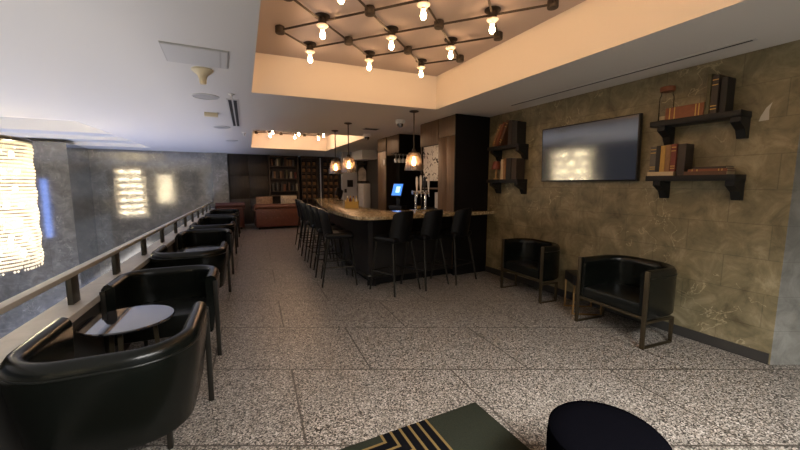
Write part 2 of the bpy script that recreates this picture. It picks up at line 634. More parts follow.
recess('ceiling_recess_main', MC, 3.27, M['cove'], M['covetop'])
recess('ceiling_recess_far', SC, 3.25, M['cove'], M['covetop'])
recess('ceiling_recess_atrium', AC, 3.25, M['trimwhite'])
q = MB()
q.span((-9, -10, 3.5), (7.5, FY + 0.4, 3.6))  # unseen slab added above the recesses to stop world light leaking in
struct('ceiling_light_block', q, M['darkwall'])
# stepped plaster trim between the atrium recess and the far wall
q = MB()
q.span((-8.9, 13.2, 2.87), (-2.06, 14.0, 2.97))
q.span((-8.9, 12.4, 2.97), (-2.12, 14.0, 3.25))
struct('trim_1', q, M['trimwhite'])
# walls
q = MB()
q.span((RX, 1.15, 0), (RX + 0.5, 4.95, CZ))
struct('wall_right', q, M['stonewall'])
q = MB()
cx, cy = math.cos(PSI), -math.sin(PSI)
q.poly([(RX, 1.15), (RX + 1.7 * cx, 1.15 + 1.7 * cy), (RX + 2.2 * cx, 1.6 + 1.7 * cy), (RX + .6, 1.8)], 0, CZ)
struct('wall_right_pier', q, M['greystone'])
q = MB()
q.span((RX - 0.015, 1.16, 0), (RX, 4.94, 0.10))
struct('baseboard_right', q, M['darkwall'])
q = MB()
q.span((-9, FY, -3.5), (0.2, FY + 0.3, CZ))
struct('wall_far_granite', q, M['granite'])
q = MB()
q.span((-0.32, FY - 0.12, 0), (0.22, FY, CZ))
struct('wall_far_pilaster', q, M['greystone'])
q = MB()
q.span((0.2, FY + 0.5, 0), (7.5, FY + 0.7, CZ))
struct('wall_far', q, M['darkwall'])
q = MB()
q.span((-9, 13.35, -3.5), (-3.9, FY, CZ))
struct('wall_left_pier', q, M['granite'])
q = MB()
q.span((-9.2, -10, -3.5), (-9, FY, 3.3))
struct('wall_left', q, M['bluewall'])
q = MB()
q.span((4.9, 4.95, 0), (5.1, 12.6, CZ))
struct('wall_bar_back', q, M['darkwall'])
q = MB()
q.span((7.3, -6, 0), (7.5, 1.5, CZ))
struct('wall_right_rear', q, M['greystone'])
q = MB()
q.span((-1.6, -6, 0), (-1.3, -5.7, CZ))
q.span((4.2, -6, 0), (7.5, -5.7, CZ))
q.span((-1.3, -6, 2.6), (4.2, -5.7, CZ))
struct('wall_back', q, M['ceiling'])
q = MB()
q.span((-9, -10, -3.5), (-1.6, -9.8, CZ))
struct('wall_back_atrium', q, M['bluewall'])
# back zone beyond the bar
q = MB()
q.span((3.99, 12.6, 0), (4.55, 12.8, CZ))
struct('wall_back_zone_end', q, mat('blue_grey_paint', (0.30, 0.31, 0.33), 0.7))
q = MB()
q.span((4.55, 12.8, 0), (7.3, 13.0, CZ))
struct('wall_back_zone', q, mat('taupe_paint', (0.20, 0.18, 0.16), 0.7))
q = MB()
q.span((4.35, 11.5, 2.47), (4.9, 12.8, CZ))
struct('ceiling_bulkhead', q, M['ceiling'])

# ledge carrying the guard rail
q = MB()
q.poly([(railx(-4) - 0.12, -4), (railx(-4) + 0.10, -4), (railx(FY) + 0.10, FY - .13), (railx(FY) - 0.12, FY - .13)], 0.645, 0.70, 0.006)
struct('trim_ledge', q, M['ledge'])
q = MB()
q.poly([(railx(-4) - 0.10, -4), (railx(-4) + 0.08, -4), (railx(FY) + 0.08, FY - .13), (railx(FY) - 0.10, FY - .13)], -0.35, 0.645)
struct('wall_ledge', q, M['darkwall'])

# ------------------------------------------------------------------ guard rail
gr = thing('guard_rail', 'long flat metal guard rail on posts along the stone ledge beside the armchairs', 'railing', (0, 0, 0.7))
y0, y1 = 0.4, FY - 0.14
q = MB()
q.bar((railx(y0), y0, 0.230), (railx(y1), y1, 0.230), 0.062, 0.036, bev=0.003)
q.build('handrail', M['rail'], gr)
for y in [1.3, 2.4, 3.42, 4.37, 5.4, 6.45, 7.55, 8.65, 9.7, 10.75, 11.8, 12.85, 13.9]:
    q = MB()
    q.box((railx(y) + 0.004, y, 0.112), (0.035, 0.125, 0.218), rot=-0.06, bev=0.003)
    q.build('post', M['post'], gr)


# ------------------------------------------------------------------ tub armchairs
def upath(w, d, rad, n=9, front=0.0, power=2.0):
    """U plan from the right arm tip round the back to the left arm tip; front at +Y, back at -Y"""
    hw, pts = w / 2, []
    pts.append(((hw, d / 2 - front), (1, 0)))
    for k in range(1, 4):
        t = k / 4
        pts.append(((hw, d / 2 + t * (-d + rad)), (1, 0)))
    for k in range(n + 1):
        a = (PI / 2) * k / n
        c, s = math.cos(a), math.sin(a)
        pts.append(((hw - rad + rad * c, -d / 2 + rad - rad * s), (c, -s)))
    mid = [((-x, y), (-ox, oy)) for (x, y), (ox, oy) in reversed(pts)]
    allp = pts + mid
    return [(Vector((x, y, 0)), Vector((ox, oy, 0))) for (x, y), (ox, oy) in allp]


def make_armchair(label, group, w=0.80, d=0.76, low=0.27, row_style=False):
    t = thing('tub_armchair', label, 'armchair', group=group)
    path = upath(w, d, 0.30)
    tp = 0.05 if row_style else 0.0

    def prof(u):
        return [(tp + 0.012, low), (tp, low + 0.02), (0.0, 0.62), (0.0, 0.70), (0.004, 0.735), (0.022, 0.762), (0.05, 0.772), (0.078, 0.762), (0.094, 0.735), (0.096, 0.70), (0.085, 0.40), (0.085, low)]
    q = MB()
    q.sweep(path, prof)
    shell = q.build('shell', M['leather'], t)
    q = MB()
    pp = [(p + Vector((0, 0, 0.70)), o) for p, o in path]
    ring = [(0.003 - 0.007 * math.cos(a), 0.007 * math.sin(a)) for a in [2 * PI * i / 8 for i in range(8)]]
    q.sweep(pp, ring)
    q.build('piping', M['seatleather'], shell)
    # seat cushion following the tub's inside
    inner = [(p - o * 0.088) for p, o in path]
    pts = [(p.x, p.y) for p in inner]
    q = MB()
    q.poly(pts, low, 0.44, 0.025)
    q.build('seat', M['seatleather'], t)
    # flat bar frame
    if row_style:
        for k in (1, -1):
            q = MB()
            q.box((k * (w / 2 - 0.012), d / 2 + 0.009, 0.36), (0.036, 0.016, 0.72), bev=0.003)
            q.build('front_leg', M['darkmetal'], t)
            q = MB()
            q.box((k * (w / 2 - 0.20), -d / 2 + 0.34, low / 2), (0.03, 0.03, low), bev=0.003)
            q.build('rear_leg', M['darkmetal'], t)
        return t
    for k in (1, -1):
        x = k * (w / 2 - 0.022)
        q = MB()
        q.box((x, d / 2 + 0.011, 0.385), (0.042, 0.020, 0.77), bev=0.003)
        q.build('front_leg', M['bronze'], t)
        q = MB()
        q.box((x, -d / 2 + 0.20, 0.135), (0.035, 0.020, 0.27), bev=0.003)
        q.build('rear_leg', M['bronze'], t)
        q = MB()
        q.span((x - 0.018, -d / 2 + 0.19, 0), (x + 0.018, d / 2 + 0.0, 0.015), bev=0.003)
        q.build('floor_runner', M['bronze'], t)
        q = MB()
        q.span((x - 0.010, -d / 2 + 0.19, 0.245), (x + 0.020, d / 2 + 0.0, 0.27), bev=0.003)
        q.build('side_rail', M['bronze'], t)
    q = MB()
    q.span((-w / 2 + 0.043, d / 2 + 0.002, 0.29), (w / 2 - 0.043, d / 2 + 0.020, 0.32), bev=0.003)
    q.build('front_rail', M['bronze'], t)
    return t


GL = 'tub armchairs along the guard rail'
GRt = 'tub armchairs against the stone wall'
skew = -0.055


def rowx(y):
    return -0.588 + 0.061 * (y - 2.4)


row = [(2.44, 0, 'large black tub armchair in left foreground, back to the viewer, before the glossy table'),
       (3.87, 1, 'black tub armchair facing the viewer across the round glossy table'),
       (5.30, 0, 'third black tub armchair from the front along the rail, its back to the viewer'),
       (7.10, 1, 'fourth black tub armchair from the front along the rail, facing the viewer'),
       (8.40, 0, 'fifth black tub armchair from the front along the rail, its back to the viewer'),
       (10.05, 1, 'sixth black tub armchair from the front along the rail, facing the viewer'),
       (11.20, 0, 'seventh black tub armchair from the front along the rail, its back to the viewer'),
       (12.75, 1, 'farthest black tub armchair in the row along the rail, beside the red leather chair')]
proto = None
for y, flip, lab in row:
    loc, rz = (rowx(y), y, 0), skew + (PI if flip else 0)
    if proto is None:
        proto = make_armchair(lab, GL, 0.85, 0.76, 0.24, True)
        proto.location, proto.rotation_euler = loc, (0, 0, rz)
    else:
        c = dup(proto, lab, loc, rz, GL)
        if flip:
            c.scale = (1, 0.76, 1)
# right pair face -X : local front +Y -> -X means rotz = +90
pa = make_armchair('black tub armchair under the wall television, left of the small side table', GRt, 0.82, 0.47, 0.30)
pa.location, pa.rotation_euler = (4.01, 3.60, 0), (0, 0, PI / 2 - 0.05)
pb = make_armchair('black tub armchair in front of the right bookshelves, nearest to the stone pier', GRt, 0.80, 0.62, 0.29)
pb.location, pb.rotation_euler = (3.918, 2.19, 0), (0, 0, PI / 2 - 0.08)


# tables between the chairs of the row
def cocktail_table(label, loc):
    t = thing('cocktail_table', label, 'table', loc, group='round tables along the guard rail')
    q = MB()
    q.lathe((0, 0, 0), [(0, 0.575), (0.27, 0.575), (0.293, 0.582), (0.296, 0.592), (0.290, 0.60), (0, 0.60)], 48)
    q.build('tabletop', M['tabletop'], t)
    q = MB()
    for k in range(3):
        a = k * 2 * PI / 3 + 0.4
        q = MB()
        q.bar((0.16 * math.cos(a), 0.16 * math.sin(a), 0.575), (0.19 * math.cos(a), 0.19 * math.sin(a), 0.02), 0.03, 0.014)
        q.build('leg', M['bronze'], t)
    q = MB()
    q.lathe((0, 0, 0), [(0.18, 0), (0.215, 0), (0.215, 0.02), (0.18, 0.02), (0.18, 0)], 32)
    q.build('base_ring', M['bronze'], t)
    return t


ct = cocktail_table('round glossy black table between the two nearest armchairs by the rail', (-0.682, 3.18, 0))
for y, lab in ((6.20, 'round black table between the third and fourth armchairs by the rail'),
               (9.22, 'round black table between the fifth and sixth armchairs by the rail'),
               (11.98, 'round black table between the two farthest armchairs by the rail')):
    dup(ct, lab, (rowx(y) - 0.02, y, 0))

# small side table between the right pair
t = thing('side_table', 'small square side table with thin brass legs between the two right armchairs', 'table', (4.0, 2.79, 0), -0.6)
q = MB()
q.box((0, 0, 0.43), (0.35, 0.33, 0.12), bev=0.006)
q.build('tabletop', M['plastic'], t)
for sx, sy in ((1, 1), (1, -1), (-1, 1), (-1, -1)):
    q = MB()
    q.box((sx * 0.163, sy * 0.15, 0.185), (0.018, 0.018, 0.37))
    q.build('leg', M['brass'], t)
for s in (1, -1):
    q = MB()
    q.box((0, s * 0.15, 0.009), (0.308, 0.018, 0.018))
    q.build('floor_bar', M['brass'], t)

# pouf and rug in the foreground
q = MB()
q.lathe((0, 0, 0), [(0, 0.0), (0.20, 0.0), (0.235, 0.02), (0.25, 0.12), (0.255, 0.38), (0.25, 0.45), (0.232, 0.468), (0.16, 0.476), (0, 0.478)], 48)
tag(q.build('round_pouf', M['pouf'], loc=(1.525, 0.90, 0)), 'round dark navy pouf at the bottom edge, right of the rug', 'pouf')
q = MB()
q.span((-0.9, -0.6, 0.0), (1.575, 1.895, 0.012), bev=0.004)
tag(q.build('striped_rug', M['rug']), 'dark green rug with black and gold right-angled stripes on the terrazzo floor', 'rug')

# ------------------------------------------------------------------ the bar
CT = 1.13
outer = [(RX, 4.73), (2.3, 4.69), (1.95, 4.69), (1.83, 4.72), (1.75, 4.80), (1.72, 4.95), (1.71, 5.5), (1.73, 6.2), (1.80, 6.9), (1.93, 7.7), (2.12, 8.6), (2.33, 9.6), (2.52, 10.6), (2.64, 11.4)]
inner = [(3.42, 11.4), (3.25, 10.3), (3.02, 9.2), (2.80, 8.2), (2.62, 7.3), (2.54, 6.5), (2.55, 5.9), (2.62, 5.68), (2.8, 5.60), (RX, 5.58)]
bar = thing('bar_counter', 'curved L-shaped bar with brown granite top and dark wood front', 'bar', (0, 0, 0))


def inset(pts, d):
    out = []
    n = len(pts)
    for i, (x, y) in enumerate(pts):
        a, c = Vector(pts[max(0, i - 1)]), Vector(pts[min(n - 1, i + 1)])
        tn = (c - a).normalized()
        out.append((x + tn.y * d, y - tn.x * d))
    return out


q = MB()
q.poly(outer + inner, CT - 0.055, CT, 0.008)
q.build('countertop', M['granitetop'], bar)
fr = inset(outer, 0.30)
bk = inset(inner, 0.08)
fr[0] = (RX, fr[0][1])
bk[-1] = (RX, bk[-1][1])
q = MB()
q.poly(fr + bk, 0.12, CT - 0.055)
q.build('bar_front', M['barfront'], bar)
fr2 = inset(outer, 0.37)
bk2 = inset(inner, 0.12)
fr2[0] = (RX, fr2[0][1])
bk2[-1] = (RX, bk2[-1][1])
q = MB()
q.poly(fr2 + bk2, 0.0, 0.12)
q.build('plinth', M['blackpanel'], bar)
q = MB()
path = [(Vector((x, y, 0)), Vector((0, -1, 0))) for x, y in inset(outer, 0.18)[1:-1]]
pl = [p for p, o in path]
for a, c in zip(pl[:-1], pl[1:]):
    q.cyl(a + Vector((0, 0, 0.2)), c + Vector((0, 0, 0.2)), 0.02, n=8)
for k in (1, 4, 7, 10):
    p = pl[min(k, len(pl) - 1)]
    o2 = Vector((*inset(outer, 0.31)[1:-1][min(k, len(pl) - 1)], 0))
    q.cyl(p + Vector((0, 0, 0.2)), o2 + Vector((0, 0, 0.2)), 0.012, n=8)
q.build('foot_rail', M['darkmetal'], bar)


# ------------------------------------------------------------------ bar stools
def make_stool(label, group):
    t = thing('bar_stool', label, 'bar stool', group=group)
    q = MB()
    q.box((0, 0.02, 0.79), (0.46, 0.44, 0.09), bev=0.035, seg=3)
    q.build('seat', M['stoolvinyl'], t)
    # curved bucket back leaning backwards
    q = MB()
    n = 12
    pts = []
    for k in range(n + 1):
        a = -1.15 + 2.3 * k / n
        pts.append((math.sin(a), -math.cos(a)))
    rings = []
    for zz, rx, ry, off in ((0.76, 0.245, 0.22, 0.0), (0.95, 0.245, 0.23, -0.02), (1.10, 0.235, 0.23, -0.05), (1.19, 0.225, 0.225, -0.075), (1.215, 0.215, 0.215, -0.08)):
        o_, i_ = [], []
        for k, (sx, cy_) in enumerate(pts):
            e = abs(k - n / 2) / (n / 2)
            z = zz - (0.05 * e ** 3 if zz > 0.8 else 0)
            o_.append((sx * rx, cy_ * ry + off, z))
            i_.append((sx * (rx - 0.05), cy_ * (ry - 0.05) + off, z))
        rings.append(o_ + list(reversed(i_)))
    vr = [[q.b.verts.new(p) for p in r] for r in rings]
    m_ = len(vr[0])
    for a, c in zip(vr[:-1], vr[1:]):
        for i in range(m_):
            j = (i + 1) % m_
            q.b.faces.new((a[i], a[j], c[j], c[i]))
    q.b.faces.new(vr[0])
    q.b.faces.new(list(reversed(vr[-1])))
    q.build('backrest', M['stoolvinyl'], t)
    for sx in (1, -1):
        for sy in (1, -1):
            q = MB()
            q.cyl((sx * 0.19, sy * 0.17 + 0.02, 0.76), (sx * 0.27, sy * 0.27, 0.0), 0.020, 0.013, n=10)
            q.build('leg', M['darkmetal'], t)
    zz = 0.30
    f_ = 0.19 + 0.08 * (1 - zz / 0.76)
    g_ = 0.17 + 0.10 * (1 - zz / 0.76)
    cs = [(f_, g_), (-f_, g_), (-f_, -g_), (f_, -g_)]
    for k in range(4):
        a, c = cs[k], cs[(k + 1) % 4]
        q = MB()
        q.cyl((*a, zz), (*c, zz), 0.010, n=8)
        q.build('footrest', M['darkmetal'], t)
    return t


st = None
G1 = 'stools at the short front side of the bar'
G2 = 'stools along the long curved side of the bar'
front = [(2.28, 4.68, 0.32, 'black bar stool nearest the rounded corner on the front side of the bar'),
         (2.83, 4.72, 0.30, 'middle of the three black bar stools on the front side of the bar'),
         (3.42, 4.76, 0.28, 'black bar stool on the front side of the bar nearest the stone wall')]
for x, y, a, lab in front:
    if st is None:
        st = make_stool(lab, G1)
        st.location, st.rotation_euler = (x, y, 0), (0, 0, a)
    else:
        dup(st, lab, (x, y, 0), a, G1)
words = ['nearest', 'second nearest', 'third nearest', 'fourth nearest', 'fifth nearest', 'farthest']
for k, (x, y) in enumerate([(1.65, 5.47), (1.69, 6.13), (1.74, 6.85), (1.77, 7.56), (1.85, 8.32), (1.96, 9.20)]):
    dup(st, 'black bar stool on the curved left side of the bar, %s to the viewer' % words[k], (x - 0.02, y, 0), -PI / 2 - 0.22 + 0.05 * k, G2)


# ------------------------------------------------------------------ bar cabinets
cab = thing('tall_cabinet', 'tall walnut and black cabinet standing behind the bar against the stone wall', 'cabinet', (0, 0, 0))
cx0 = 3.56
q = MB()
q.span((cx0 + 0.02, 4.96, 0), (4.90, 5.50, CZ))
q.span((cx0 + 0.02, 5.50, 2.33), (4.90, 6.16, CZ))
q.span((cx0 + 0.02, 6.12, 0), (4.9, 6.16, CZ))
q.span((4.55, 5.5, 0), (4.9, 6.14, CZ))
q.span((cx0 + 0.02, 5.50, 0), (4.9, 6.14, 1.14))
q.build('body', M['blackpanel'], cab)
q = MB()
q.span((cx0 - 0.02, 4.94, 0), (4.90, 4.96, CZ - 0.005))
q.build('end_panel', M['blackpanel'], cab)
for a, c, z0, z1 in ((4.965, 5.225, 0.1, 2.42), (5.235, 5.495, 0.1, 2.42)):
    q = MB()
    q.span((cx0, a, z0), (cx0 + 0.02, c, z1), bev=0.002)
    q.build('door', M['walnut'], cab)
q = MB()
q.span((cx0, 4.965, 2.43), (cx0 + 0.02, 5.495, CZ - 0.01), bev=0.002)
q.build('header_panel', M['walnut'], cab)
q = MB()
q.span((cx0, 5.505, 2.33), (cx0 + 0.02, 6.155, CZ - 0.01), bev=0.002)
q.build('upper_door', M['walnut'], cab)
q = MB()
q.span((cx0 + 0.03, 5.5, 1.50), (4.55, 6.12, 1.53))
q.build('inner_shelf', M['walnut'], cab)
q = MB()
q.span((-0.004, -0.29, 0), (0.004, 0.29, 0.66))
tag(q.build('hanging_poster', M['poster'], loc=(cx0 + 0.05, 5.81, 1.66)), 'white poster with black brush marks hanging in the opening of the tall cabinet', 'poster')
# mugs in the niche
for k, (x, y) in enumerate(((3.66, 5.60), (3.68, 5.71))):
    t = thing('white_mug', ('white mug in the cabinet niche, nearer the walnut doors', 'white mug in the cabinet niche, farther from the walnut doors')[k], 'mug', (x, y, 1.14), group='mugs in the cabinet niche')
    q = MB()
    q.lathe((0, 0, 0), [(0, 0), (0.036, 0), (0.04, 0.01), (0.04, 0.30), (0.035, 0.30), (0.035, 0.02), (0, 0.02)], 16)
    q.build('cup', M['whiteplastic'], t)

wc = thing('hanging_cabinet', 'walnut fronted upper cabinet with black side hanging behind the bar pendant', 'cabinet', (0, 0, 0))
q = MB()
q.span((3.77, 7.50, 2.30), (4.88, 8.16, CZ))
q.build('body', M['blackpanel'], wc)
q = MB()
q.span((3.75, 7.50, 2.31), (3.77, 8.15, CZ - 0.01), bev=0.002)
q.build('door', M['walnut'], wc)
bp = thing('partition', 'dark panel wall behind the bar sink beneath the hanging cabinet', 'panel', (0, 0, 0))
q = MB()
q.span((4.0, 7.95, 0), (4.88, 8.15, 2.30))
q.build('panel', M['blackpanel'], bp)
pc = thing('wood_pillar', 'dark wood pillar cabinet rising behind the curved bar', 'pillar', (0, 0, 0))
q = MB()
q.span((3.75, 8.18, 0), (4.4, 8.72, CZ))
q.build('body', M['darkwood'], pc)
q = MB()
q.span((3.735, 8.19, 0.05), (3.75, 8.71, 2.42), bev=0.002)
q.build('door', M['walnut'], pc)
q = MB()
q.span((3.735, 8.19, 2.44), (3.75, 8.71, CZ - 0.01), bev=0.002)
q.build('upper_door', M['walnut'], pc)
q = MB()
q.box((0, 0, 0), (0.03, 0.10, 0.14), bev=0.004)
tag(q.build('wall_switch', M['whiteplastic'], loc=(3.73, 8.27, 2.15)), 'small white control box high on the wood pillar', 'switch')
# back bar worktop
bb = thing('back_bar', 'low dark back bar counter between the tall cabinet and the wood pillar', 'counter', (0, 0, 0))
q = MB()
q.span((3.47, 6.18, 0), (4.88, 7.93, 0.90))
q.build('body', M['blackpanel'], bb)
q = MB()
q.span((3.43, 6.18, 0.90), (4.89, 7.94, 0.94), bev=0.004)
q.build('worktop', M['granitetop'], bb)
q = MB()
q.span((4.6, 6.2, 1.55), (4.9, 7.9, 1.59))
q.build('shelf', M['walnut'], bb)
# stemware hanging rack and glasses
rk = thing('glass_rack', 'dark rack under the hanging cabinet holding stemware upside down', 'rack', (0, 0, 0))
for k in range(4):
    q = MB()
    q.span((3.62 + 0.115 * k, 7.30, 2.285), (3.635 + 0.115 * k, 7.50, 2.298))
    q.build('rail', M['chrome'], rk)
q = MB()
q.span((3.55, 7.28, 2.298), (4.3, 7.5, 2.312))
q.build('plate', M['blackpanel'], rk)
wg = None
for k in range(5):
    lab = 'wine glass hanging upside down from the rack, %s' % ['first from the wood pillar', 'second from the wood pillar', 'third from the wood pillar', 'fourth from the wood pillar', 'nearest the pendant lamp'][k]
    loc = (3.62 + 0.095 * k, 7.38, 2.285)
    if wg is None:
        wg = thing('wine_glass', lab, 'glass', loc, group='stemware hanging from the rack')
        q = MB()
        q.lathe((0, 0, 0), [(0.034, 0), (0.034, -0.004), (0.005, -0.010), (0.004, -0.08)], 14)
        q.build('stem', M['whiteplastic'], wg)
        q = MB()
        q.lathe((0, 0, 0), [(0.004, -0.08), (0.03, -0.10), (0.042, -0.13), (0.036, -0.19), (0.034, -0.19), (0.040, -0.13), (0.028, -0.103), (0.003, -0.083)], 14)
        q.build('bowl', M['stemglass'], wg)
    else:
        dup(wg, lab, loc)

# tap tower
tt = thing('tap_tower', 'chrome beer tap tower with tall black and white handles on the bar top', 'tap', (3.18, 5.45, CT))
q = MB()
q.box((0, 0.0, 0.012), (0.36, 0.22, 0.024), bev=0.004)
q.build('drip_tray', M['chrome'], tt)
for s in (-1, 1):
    q = MB()
    q.cyl((s * 0.10, 0.02, 0.02), (s * 0.10, 0.02, 0.30), 0.022, n=14)
    q.build('column', M['chrome'], tt)
q = MB()
q.cyl((-0.17, 0.02, 0.32), (0.17, 0.02, 0.32), 0.036, n=18)
q.build('manifold', M['chrome'], tt)
for k in range(4):
    x = -0.12 + 0.08 * k
    q = MB()
    q.cyl((x, -0.015, 0.32), (x, -0.06, 0.31), 0.012, n=10)
    q.cyl((x, -0.06, 0.325), (x, -0.075, 0.24), 0.010, 0.008, n=10)
    q.build('faucet', M['chrome'], tt)
    q = MB()
    q.lathe((x, -0.05, 0.33), [(0, 0), (0.010, 0.0), (0.012, 0.05), (0.022, 0.14), (0.022, 0.24 + 0.02 * (k % 2)), (0.012, 0.27 + 0.02 * (k % 2)), (0, 0.275 + 0.02 * (k % 2))], 12)
    q.build('handle', M['whiteplastic'] if k in (0, 1, 3) else M['plastic'], tt)

# point of sale terminal
ps = thing('sales_terminal', 'touchscreen sales terminal with lit blue display behind the bar', 'terminal', (3.64, 7.35, 0.96), 0.62)
q = MB()
q.box((0.04, 0, 0.07), (0.30, 0.34, 0.14), bev=0.01)
q.box((0.08, 0, 0.22), (0.06, 0.10, 0.24), bev=0.01)
q.build('base', M['plastic'], ps)
R = Matrix.Rotation(0.45, 4, 'Y')
q = MB()
q.box((0.02, 0, 0.50), (0.03, 0.27, 0.33), rot=R, bev=0.006)
q.bar((0.05, 0, 0.28), (0.05, 0, 0.45), 0.06, 0.06)
mon = q.build('monitor', M['plastic'], ps)
q = MB()
q.box((0.003, 0, 0.509), (0.004, 0.24, 0.29), rot=R)
sc = q.build('screen', M['screen'], mon)
q = MB()
q.box((-0.002, -0.02, 0.512), (0.004, 0.10, 0.15), rot=R)
q.build('display_window', M['screenbright'], mon)
q = MB()
q.box((0, 0, 0.09), (0.10, 0.14, 0.18), bev=0.004)
tag(q.build('wood_box', M['yellow'], loc=(3.82, 6.66, 0.94)), 'small tan wooden box beside the sales terminal', 'box')

# condiment caddy on the bar
t = thing('condiment_caddy', 'yellow wooden caddy holding small bottles on the curved bar top', 'caddy', (2.26, 6.57, CT), -0.4)
q = MB()
q.span((-0.13, -0.08, 0), (0.13, 0.08, 0.015))
q.span((-0.13, -0.08, 0.015), (0.13, -0.068, 0.13))
q.span((-0.13, 0.068, 0.015), (0.13, 0.08, 0.13))
q.span((-0.13, -0.068, 0.015), (-0.118, 0.068, 0.15))
q.span((0.118, -0.068, 0.015), (0.13, 0.068, 0.15))
q.build('box', M['yellow'], t)
for k in range(4):
    o = thing('sauce_bottle', 'small sauce bottle standing in the yellow caddy, %s' % ['at its left end', 'second from its left end', 'second from its right end', 'at its right end'][k], 'bottle',
              (2.26 + (-0.085 + 0.057 * k) * math.cos(0.4), 6.57 - (-0.085 + 0.057 * k) * math.sin(0.4), CT + 0.015), group='bottles in the yellow caddy')
    q = MB()
    q.lathe((0, 0, 0), [(0, 0), (0.024, 0), (0.024, 0.15), (0.010, 0.18), (0.010, 0.19), (0, 0.19)], 12)
    q.build('bottle_body', [M['yellow'], M['book_red'], M['yellow'], M['cream']][k], o)
    q = MB()
    q.lathe((0, 0, 0), [(0, 0.19), (0.012, 0.19), (0.010, 0.225), (0, 0.225)], 10)
    q.build('cap', [M['whiteplastic'], M['yellow'], M['book_red'], M['yellow']][k], o)

# ------------------------------------------------------------------ pendants
pend = None
for x, y, zb, lab in ((2.83, 5.10, 1.83, 'smoky glass pendant lamp nearest the viewer, over the front of the bar'),
                      (2.235, 6.65, 1.85, 'smoky glass pendant lamp over the curved bar, middle of the three in depth'),
                      (2.28, 7.69, 1.87, 'smoky glass pendant lamp farthest along the curved bar')):
    if pend is None:
        pend = thing('pendant_lamp', lab, 'pendant lamp', (x, y, CZ), group='pendant lamps over the bar')
        q = MB()
        q.lathe((0, 0, 0), [(0, -0.002), (0.075, -0.002), (0.075, -0.014), (0.02, -0.03), (0, -0.03)], 24)
        q.build('canopy', M['pipe'], pend)
        q = MB()
        q.cyl((0, 0, -0.02), (0, 0, -0.64), 0.011, n=8)
        q.build('rod', M['pipe'], pend)
        q = MB()
        q.lathe((0, 0, 0), [(0, -0.60), (0.03, -0.60), (0.035, -0.64), (0.07, -0.655), (0.07, -0.665), (0.03, -0.67), (0.026, -0.72), (0, -0.72)], 20)
        q.build('lamp_holder', M['pipe'], pend)
        q = MB()
        q.lathe((0, 0, 0), [(0.085, -0.66), (0.105, -0.70), (0.13, -0.80), (0.15, -0.93), (0.152, -0.945), (0.146, -0.945), (0.125, -0.80), (0.10, -0.70), (0.08, -0.665)], 32)
        q.build('lamp_shade', M['shadeglass'], pend)
        q = MB()
        q.lathe((0, 0, 0), [(0, -0.72), (0.014, -0.725), (0.022, -0.76), (0.033, -0.80), (0.036, -0.83), (0.028, -0.86), (0, -0.87)], 16)
        q.build('bulb', M['filament'], pend)
    else:
        dup(pend, lab, (x, y, CZ), 0, 'pendant lamps over the bar')


# ------------------------------------------------------------------ pipe lattice ceiling lights
def lattice(label, O, A, B, ijs, zc, dz, bulbmat):
    """O + i*A + j*B ; odd nodes carry a bulb, even nodes a junction box"""
    t = thing('pipe_ceiling_light', label, 'ceiling light', (0, 0, zc))
    O, A, B = Vector((*O, -dz)), Vector((*A, 0)), Vector((*B, 0))
    pos = {(i, j): O + A * i + B * j for i, j in ijs}
    holder = disc = bulb = box = None
    q = MB()
    for (i, j), p in pos.items():
        for n in ((i + 1, j), (i, j + 1)):
            if n in pos:
                q.cyl(p, pos[n], 0.011, n=8, caps=False)
    q.build('pipe_grid', M['pipe'], t)

    def put(src, name, p, mk, m):
        if src is None:
            src = mk().build(name, m, t, loc=p)
            return src
        c = src.copy()
        COL.objects.link(c)
        c.parent = t
        c.location = p
        return src

    for (i, j), p in pos.items():
        if (i + j) % 2:
            holder = put(holder, 'lamp_holder', p, lambda: MB().lathe((0, 0, 0), [(0, dz), (0.078, dz), (0.078, dz - 0.010), (0.03, dz - 0.016), (0.03, 0.02), (0.042, 0.02), (0.042, -0.035), (0, -0.035)], 16), M['pipe'])
            disc = put(disc, 'socket', p, lambda: MB().lathe((0, 0, 0), [(0, -0.036), (0.055, -0.036), (0.060, -0.045), (0.045, -0.058), (0.026, -0.07), (0.022, -0.085), (0, -0.085)], 18), M['socket'])
            bulb = put(bulb, 'bulb', p, lambda: MB().lathe((0, 0, 0), [(0, -0.086), (0.013, -0.088), (0.021, -0.108), (0.028, -0.132), (0.026, -0.150), (0.016, -0.166), (0, -0.172)], 14), bulbmat)
        else:
            box = put(box, 'junction_box', p, lambda: MB().lathe((0, 0, 0), [(0, dz), (0.02, dz), (0.02, 0.035), (0.048, 0.035), (0.05, 0.03), (0.05, -0.03), (0.046, -0.035), (0, -0.035)], 12), M['pipe'])
    return t


A_, B_ = (0.352, -0.383), (0.378, 0.347)
Oz = 3.222
sc_ = (Oz - 1.6) / 1.6
O_ = (0.62687534 * sc_, 4.02620362 * sc_)
A2 = (0.34330333 * sc_, -0.40128774 * sc_)
B2 = (0.38702076 * sc_, 0.34773559 * sc_)
ijs = []
for i in range(-4, 14):
    for j in range(-8, 5):
        x = O_[0] + i * A2[0] + j * B2[0]
        y = O_[1] + i * A2[1] + j * B2[1]
        if 0.42 < x < 2.92 and 0.0 < y < 4.75:
            ijs.append((i, j))
seen = {(0, 0), (1, 0), (2, 0), (3, 0), (0, 1), (1, 1), (2, 1), (3, 1), (4, 1), (5, 1), (1, 2), (2, 2), (3, 2), (4, 2), (2, 3), (3, 3)}
ijs = [k for k in ijs if k in seen or (O_[1] + k[0] * A2[1] + k[1] * B2[1]) < 3.4]
ijs = list(set(ijs) | seen)
ijs.sort()
lattice('large lattice of iron pipes with bare bulbs in the near ceiling recess', O_, A2, B2, ijs, 3.27, 3.27 - Oz, M['bulb'])
far = []
O3 = (1.02, 11.30)
